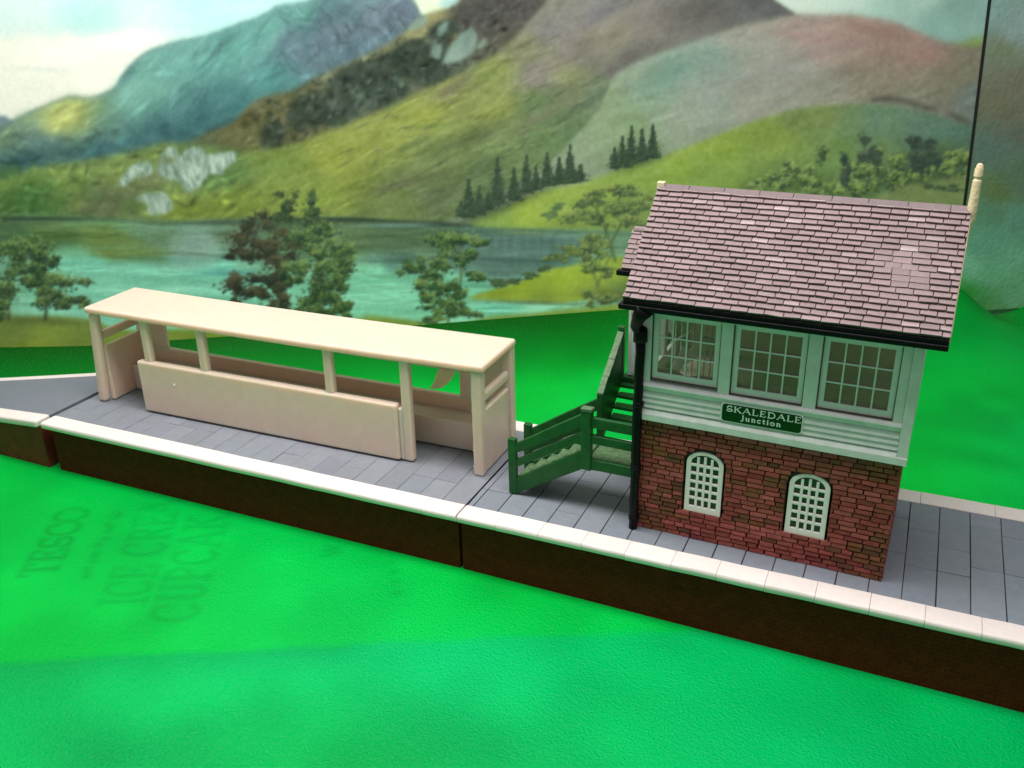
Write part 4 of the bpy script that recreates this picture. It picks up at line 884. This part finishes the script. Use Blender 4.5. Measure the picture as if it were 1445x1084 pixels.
# ---- sash windows
for k, (a, e, z0, z1) in enumerate(OPN):
    def sash(m):
        bd = .17; x0, x1 = a + .03, e - .02
        m.box(x0, x0 + bd, -.02, .05, z0 + .02, z1); m.box(x1 - bd, x1, -.02, .05, z0 + .02, z1)
        m.box(x0 + .01, x1 - .01, -.024, .046, z0 + .01, z0 + .22); m.box(x0 + .01, x1 - .01, -.024, .046, z1 - .10, z1 + .06)
        for i in range(1, 4):
            xx = x0 + bd + (x1 - x0 - 2 * bd) * i / 4; m.box(xx - .026, xx + .026, -.010, .035, z0 + .2, z1)
        for i in range(1, 3):
            zz_ = z0 + .22 + (z1 - .1 - z0 - .22) * i / 3; m.box(x0 + .1, x1 - .1, -.012, .033, zz_ - .026, zz_ + .026)
    o = bpart('sash_window', SASH, sash, bev=.010)
    o['label'] = ['white twelve pane sash window beside the drainpipe', 'white twelve pane sash window, middle of three', 'white twelve pane sash window at the right end'][k]
    sub('pane', GLASS, lambda m: m.box(a + .08, e - .08, .040, .052, z0 + .1, z1 + .05), o)
    sub('reveal', REVEAL, lambda m: (m.box(a - .005, a + .034, -.075, .14, z0, z1), m.box(e - .024, e + .005, -.075, .14, z0, z1), m.box(a, e, -.10, .14, z0 - .02, z0 + .012)), o)
# ---- interior seen through the glazing
def inn(m):
    m.box(.15, 7.97, D - .2, D, 4.2, 8.4)
rw = bpart('rear_wall', INNER, inn)
bpart('floor', INNERPALE, lambda m: m.box(.15, 7.95, .17, D - .2, 4.75, 4.9))
def ledge(m):
    pts = [(.4, 5.42)] + [(x, 5.72 + .07 * math.sin(x * 3.1) + .05 * math.sin(x * 7.3 + 1)) for x in np.arange(.4, 7.7, .12)] + [(7.7, 5.42)]
    m.prism(pts, .35, .42)
bpart('torn_inner_sill', INNERPALE, ledge)
def levers(m):
    m.prism([(.75, 5.6), (1.0, 5.5), (1.95, 6.35), (1.85, 6.55), (1.55, 6.55)], 1.5, 1.7)
    m.prism([(.7, 5.5), (.95, 5.4), (1.25, 6.2), (1.0, 6.3)], 1.05, 1.2)
    for i in range(7):
        x = .55 + i * .2; m.tube([(x, 1.9, 4.9), (x + .05, 1.75, 7.5)], .035, 6)
    m.tube([(.5, 1.55, 6.2), (1.8, 1.5, 7.2)], .04, 6); m.tube([(.5, 1.5, 6.9), (1.3, 1.5, 7.5)], .035, 6)
bpart('lever_frame', WHITE, levers, bev=.02)
# ---- nameplate
def rrect(x0, x1, z0, z1, r, n=5):
    pts = []
    for cx_, cz_, a0 in ((x1 - r, z1 - r, 0), (x0 + r, z1 - r, 90), (x0 + r, z0 + r, 180), (x1 - r, z0 + r, 270)):
        pts += [(cx_ + r * math.cos(math.radians(a0 + 90 * i / n)), cz_ + r * math.sin(math.radians(a0 + 90 * i / n))) for i in range(n + 1)]
    return pts
plate = bpart('nameplate', SASH, lambda m: m.prism(rrect(2.66, 5.15, 4.545, 5.205, .12), -.165, -.10), bev=.01)
sub('sign_face', SIGN, lambda m: m.prism(rrect(2.71, 5.11, 4.585, 5.165, .10), -.172, -.160), plate)
def letter_line(txt, x0, width, z, size, th, gap):
    tot = sum(GL[ch][0] + gap for ch in txt); k = width / (tot * size); x = 0
    for ch in txt:
        w_, st_ = GL[ch]
        def fn(m):
            for wt, pts in st_:
                w = th * wt / 2
                P_ = [np.array((x0 + (x + a) * size * k, z + b * size)) for a, b in pts]
                for a, b in zip(P_[:-1], P_[1:]):
                    d = b - a; L = np.linalg.norm(d)
                    if L < 1e-6: continue
                    d /= L; nn = np.array((-d[1], d[0])) * w; a = a - d * w * .35; b = b + d * w * .35
                    yy = -.178 + random.uniform(0, .003)
                    m.hexa([(a[0] + nn[0], yy, a[1] + nn[1]), (b[0] + nn[0], yy, b[1] + nn[1]), (b[0] - nn[0], yy, b[1] - nn[1]), (a[0] - nn[0], yy, a[1] - nn[1])] + [(q[0], -.170, q[1]) for q in (a + nn, b + nn, b - nn, a - nn)])
        sub('letter', LETTER, fn, plate); x += w_ + gap
letter_line('SKALEDALE', 2.84, 2.28, 4.925, .185, .038, .06)
letter_line('Junction', 3.30, 1.25, 4.69, .165, .040, .12)
# ---- roof
EY, EZ_, RY, RZ_ = -.80, 8.36, 2.40, 11.12
SL = math.hypot(RY - EY, RZ_ - EZ_); SU = np.array([0, (RY - EY) / SL, (RZ_ - EZ_) / SL]); SN = np.array([0, -SU[2], SU[1]])
XA, XB = -.42, 8.68
def roof_base(m):
    m.prism([(EY, EZ_ - .02), (RY, RZ_ - .02), (2 * RY - EY, EZ_ - .02), (2 * RY - EY, EZ_ - .14), (RY, RZ_ - .16), (EY, EZ_ - .14)], XA + .02, XB - .02, 'x')
rf = bpart('roof', MORTAR, roof_base)
random.seed(5)
def tiles_fn(m):
    for side in (0, 1):
        def pt(x, s, n):
            q = np.array([x, EY, EZ_]) + SU * s + SN * n
            if side: q[1] = 2 * RY - q[1]
            return q
        NC = 21; H = SL / NC
        for i in range(NC):
            s0 = i * H; x = XA + (random.uniform(-.05, .05) if i % 2 else -.22 + random.uniform(-.05, .05)); 
            lean = random.uniform(-.01, .01)
            while x < XB:
                L = random.choice([.46, .5, .54, .5, .48, .44]); a, e = max(x, XA), min(x + L, XB); x += L
                if e - a < .05: continue
                worn = 0
                if not side: worn = math.exp(-(((a + e) / 2 - 7.2 - .25 * math.sin(s0 * 5)) / (.5 + .25 * random.random())) ** 2 - ((s0 - 2.0) / .8) ** 2) * random.uniform(.5, .98)
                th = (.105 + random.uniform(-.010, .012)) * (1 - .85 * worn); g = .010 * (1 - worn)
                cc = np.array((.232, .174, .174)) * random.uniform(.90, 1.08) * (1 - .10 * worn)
                hi = cc * 1.22 + np.array((.34, .31, .30)) * max(0, random.gauss(-.20, .27)); lo = cc * (.16 + .6 * worn)  # lo: shadow under each course, put into the lower-edge colour
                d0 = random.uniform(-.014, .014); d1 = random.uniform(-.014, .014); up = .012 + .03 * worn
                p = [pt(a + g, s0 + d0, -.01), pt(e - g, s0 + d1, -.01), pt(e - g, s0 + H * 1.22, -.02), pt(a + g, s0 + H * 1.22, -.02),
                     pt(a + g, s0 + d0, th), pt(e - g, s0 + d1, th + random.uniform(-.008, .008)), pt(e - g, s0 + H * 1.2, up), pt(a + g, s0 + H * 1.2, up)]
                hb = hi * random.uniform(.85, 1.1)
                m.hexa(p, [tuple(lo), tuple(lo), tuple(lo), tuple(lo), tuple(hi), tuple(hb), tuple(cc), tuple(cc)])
    x = XA + .05
    while x < XB - .1:
        L = random.uniform(.9, 1.15); e = min(x + L, XB - .02); c_ = np.array((.175, .134, .137)) * random.uniform(.9, 1.08); m.col = tuple(c_)
        z = RZ_ + .02
        m.prism([(RY - .19, z - .10), (RY - .17, z - .04), (RY, z + .08), (RY + .17, z - .04), (RY + .19, z - .10), (RY, z + .02)], x + .01, e - .01, 'x'); x = e
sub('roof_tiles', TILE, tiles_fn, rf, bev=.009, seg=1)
for X in (.02, 7.98): bpart('gable_wall', WHITE, lambda m: m.prism([(.1, 8.25), (D - .1, 8.25), (RY, RZ_ - .25)], X, X + .1, 'x'))
for X in (XA - .02, XB - .05):
    bpart('bargeboard', CREAM_OLD, lambda m: m.prism([(EY + .25, EZ_ - .02), (RY, RZ_ - .07), (2 * RY - EY - .25, EZ_ - .02), (2 * RY - EY - .3, EZ_ - .22), (RY, RZ_ - .32), (EY + .3, EZ_ - .22)], X, X + .07, 'x'), bev=.015)
def finial(m):
    X = 8.70
    prof = [(10.45, .05), (10.75, .09), (10.85, .13), (11.15, .135), (11.6, .125), (11.95, .118), (11.98, .085), (12.03, .085), (12.06, .12), (12.27, .115), (12.30, .09), (12.36, .088), (12.41, .05)]
    m.tube([(X - .02 + .0 * z, RY - .05, z) for z, r in prof], [r for z, r in prof], 10)
bpart('finial', CREAM_OLD, finial, smooth=False, bev=.01)
o = bpart('finial', CREAM_OLD, lambda m: m.box(XA - .02, XA + .22, RY - .12, RY + .10, 10.9, 11.28, j=.02), bev=.02); o['label'] = 'snapped off finial stump at the left ridge end'
# ---- gutter and drainpipe
def gut(m):
    m.box(XA + .03, XB - .03, EY - .045, EY + .35, 8.19, 8.335)             # fascia top
    m.prism([(EY - .10, 8.20), (EY - .12, 8.13), (EY - .08, 8.03), (EY + .06, 8.0), (EY + .2, 8.06), (EY + .24, 8.20)], XA - .10, XB, 'x')
    m.box(XA + .1, XB - .1, EY + .2, -.07, 8.12, 8.24)
gu = bpart('gutter', BLACK, gut, bev=.02)
def pipe(m):
    m.tube([(.30, -.72, 8.1), (.06, -.62, 7.75), (-.08, -.44, 7.4), (.02, -.36, 7.15)], [.30, .22, .18, .17], 10)
    m.tube([(.02, -.34, 7.3), (.03, -.30, 7.25), (.03, -.28, 6.85), (.03, -.28, 6.82)], [.14, .225, .235, .17], 10)
    zz_ = np.linspace(6.9, .02, 16)
    m.tube([(.03 - .03 * random.random(), -.22, z) for z in zz_], [.156 + random.uniform(-.012, .014) for _ in zz_], 10)
    for z in (4.6, 2.3, .35): m.tube([(.02, -.21, z), (.02, -.21, z + .16)], .185, 10)
bpart('drainpipe', BLACK, pipe, smooth=True)
# ---- porch at the head of the stairs
def porch_fn(m):
    m.box(-1.62, -.02, 3.62, 3.75, 3.9, 8.05); m.box(-1.66, -1.55, 3.60, 4.9, 3.9, 8.05); m.box(-1.62, -.02, 4.8, 4.9, 3.9, 8.2)
    for i in range(6): m.box(-1.5 + i * .25, -1.28 + i * .25, 3.595, 3.63, 4.0, 7.6)
    m.prism([(3.65, 8.0), (4.9, 8.0), (4.3, 8.75)], -1.60, -1.5, 'x')
po = bpart('porch', WHITE, porch_fn, bev=.02)
random.seed(9)
def porch_roof(m):
    ey, ez, ry, rz_ = 3.08, 8.06, 4.28, 9.14; L_ = math.hypot(ry - ey, rz_ - ez); su = np.array([0, (ry - ey) / L_, (rz_ - ez) / L_]); sn = np.array([0, -su[2], su[1]])
    m.col = (.18, .14, .14); m.prism([(ey, ez - .03), (ry, rz_ - .03), (2 * ry - ey, ez - .03), (2 * ry - ey, ez - .12), (ry, rz_ - .14), (ey, ez - .12)], -1.80, -.02, 'x')
    for i in range(8):
        s0 = i * L_ / 8; x = -1.82 - (.25 if i % 2 else 0)
        while x < .1:
            e = x + random.uniform(.45, .58); a = max(x, -1.84 + random.uniform(-.03, .03))
            q = lambda X, s_, n_: np.array([X, ey, ez]) + su * s_ + sn * n_
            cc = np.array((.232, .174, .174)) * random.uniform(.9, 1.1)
            if e > a + .03: m.hexa([q(a, s0, -.02), q(e - .02, s0, -.02), q(e - .02, s0 + .2, -.02), q(a, s0 + .2, -.02), q(a, s0, .065), q(e - .02, s0, .06), q(e - .02, s0 + .21, .012), q(a, s0 + .21, .012)], [tuple(cc * .16)] * 4 + [tuple(cc * 1.2)] * 2 + [tuple(cc)] * 2)  # dark lower corners paint in the shadow under each row
            x = e
    m.col = (.25, .19, .19); m.tube([(-1.78, ry, rz_ + .0), (-.1, ry, rz_ + .0)], .13, 8)
sub('porch_roof', TILE, porch_roof, po, bev=.01, seg=1)
sub('porch_gutter', BLACK, lambda m: m.box(-1.95, -.05, 2.92, 3.16, 7.84, 8.03), po, bev=.03)
# ---- stairs
st = bpart('staircase', DGREEN_WORN, lambda m: [m.box(-4.62 + .44 * i, -4.08 + .44 * i, .24, 1.56, .40 + .29 * i, .66 + .29 * i, j=.015) for i in range(6)] + [m.box(-2.05, -.05, .24, 1.62, 1.80, 2.02)]
           , bev=.025)
st['label'] = 'dark green wooden staircase with a landing, worn pale treads'
def lower_rail(y0, y1):
    def fn(m):
        m.box(-4.88, -4.58, y0 - .03, y1 + .03, .015, 2.24, j=.015)
        q = lambda x, zl, zr: zl + (zr - zl) * (x + 4.6) / 2.6
        def bar(zl0, zl1, zr0, zr1): m.prism([(-4.62, zl0), (-4.1, q(-4.1, zl0, zr0)), (-3.2, q(-3.2, zl0, zr0)), (-1.95, zr0), (-1.95, zr1), (-3.2, q(-3.2, zl1, zr1)), (-4.1, q(-4.1, zl1, zr1)), (-4.62, zl1)], y0, y1)
        bar(1.66, 2.06, 3.32, 3.80); bar(1.10, 1.42, 2.76, 3.12); bar(.02, .66, 1.66, 2.40)
    return fn
for i in range(1, 6): sub('tread', DGREEN, lambda m: m.box(-1.82, -.12, 1.62 + .33 * i, 2.0 + .33 * i, 2.06 + .29 * i, 2.19 + .29 * i, j=.012), st, bev=.02)
sub('tread', DGREEN, lambda m: m.box(-1.8, -.05, 3.45, 3.9, 3.72, 3.88), st, bev=.02)
sub('railing', DGREEN, lower_rail(.19, .36), st, bev=.03)
sub('railing', DGREEN, lower_rail(1.50, 1.66), st, bev=.03)
def land_front(m):
    m.box(-2.08, -1.72, .13, .40, 1.64, 3.86, j=.02)
    for z0, z1 in ((3.27, 3.64), (2.66, 2.98), (1.66, 2.06)): m.box(-1.75, -.04, .19, .36, z0, z1, j=.012)
    m.box(-1.98, -1.5, .2, .35, 1.64, 2.0)
sub('railing', DGREEN, land_front, st, bev=.03)
def land_caps(m):
    m.box(-2.11, -1.69, .10, .43, 3.86, 3.98, j=.03)
sub('post_cap', DGREEN_WORN, land_caps, st, bev=.03)
def upper_rail(X):
    def fn(m):
        y0, y1 = 1.45, 3.62; s_ = .80
        m.box(X - .02, X + .20, 1.42, 1.72, 1.9, 3.98, j=.015)
        for b0, b1 in ((1.62, 1.98), (1.0, 1.3), (-.05, .5)) if X > -1 else ((1.60, 1.98), (.9, 1.64), (.3, .94), (-.05, .34)):
            m.prism([(y0, 2.0 + b0), (y1, 2.0 + b0 + s_ * (y1 - y0)), (y1, 2.0 + b1 + s_ * (y1 - y0)), (y0, 2.0 + b1)], X, X + .17, 'x')
        m.box(X - .02, X + .2, 3.45, 3.66, 3.6, 5.78, j=.015)
    return fn
sub('railing', DGREEN, upper_rail(-1.98), st, bev=.03)
sub('railing', DGREEN, upper_rail(-.30), st, bev=.03)
def cap2(m):
    for a in np.linspace(0, 1, 9)[:-1]:
        y0, y1 = 1.42 + 2.24 * a, 1.42 + 2.24 * (a + .125); z0, z1 = 4.0 + .80 * 2.2 * a, 4.0 + .80 * 2.2 * (a + .125)
        m.prism([(y0, z0 - .06), (y1, z1 - .06), (y1, z1 + random.uniform(.0, .03)), (y0, z0 + random.uniform(.0, .03))], -2.01 + random.uniform(-.01, .01), -1.78 + random.uniform(-.01, .01), 'x')
sub('worn_handrail_top', DGREEN_WORN, cap2, st, bev=.02)

# ================================================================== LIGHT
w = bpy.data.worlds.new('World'); scene.world = w; w.use_nodes = True
bg = w.node_tree.nodes['Background']; bg.inputs[0].default_value = (.95, .98, 1.0, 1); bg.inputs[1].default_value = .25
def area(name, loc, target, size, sy, power, col):
    l = bpy.data.lights.new(name, 'AREA'); l.shape = 'RECTANGLE'; l.size = size; l.size_y = sy; l.energy = power; l.color = col
    o = bpy.data.objects.new(name, l); COL.objects.link(o); o.location = loc
    from mathutils import Vector
    o.rotation_euler = (Vector(target) - Vector(loc)).to_track_quat('-Z', 'Y').to_euler(); return o
area('ceiling_light', (-10, -4, 35), (-9, 7, 0), 50, 11, 19500, (1, .945, .925))
vs = scene.view_settings; vs.view_transform = 'Standard'; vs.look = 'None'; vs.gamma = 1; vs.exposure = .15; vs.use_curve_mapping = False
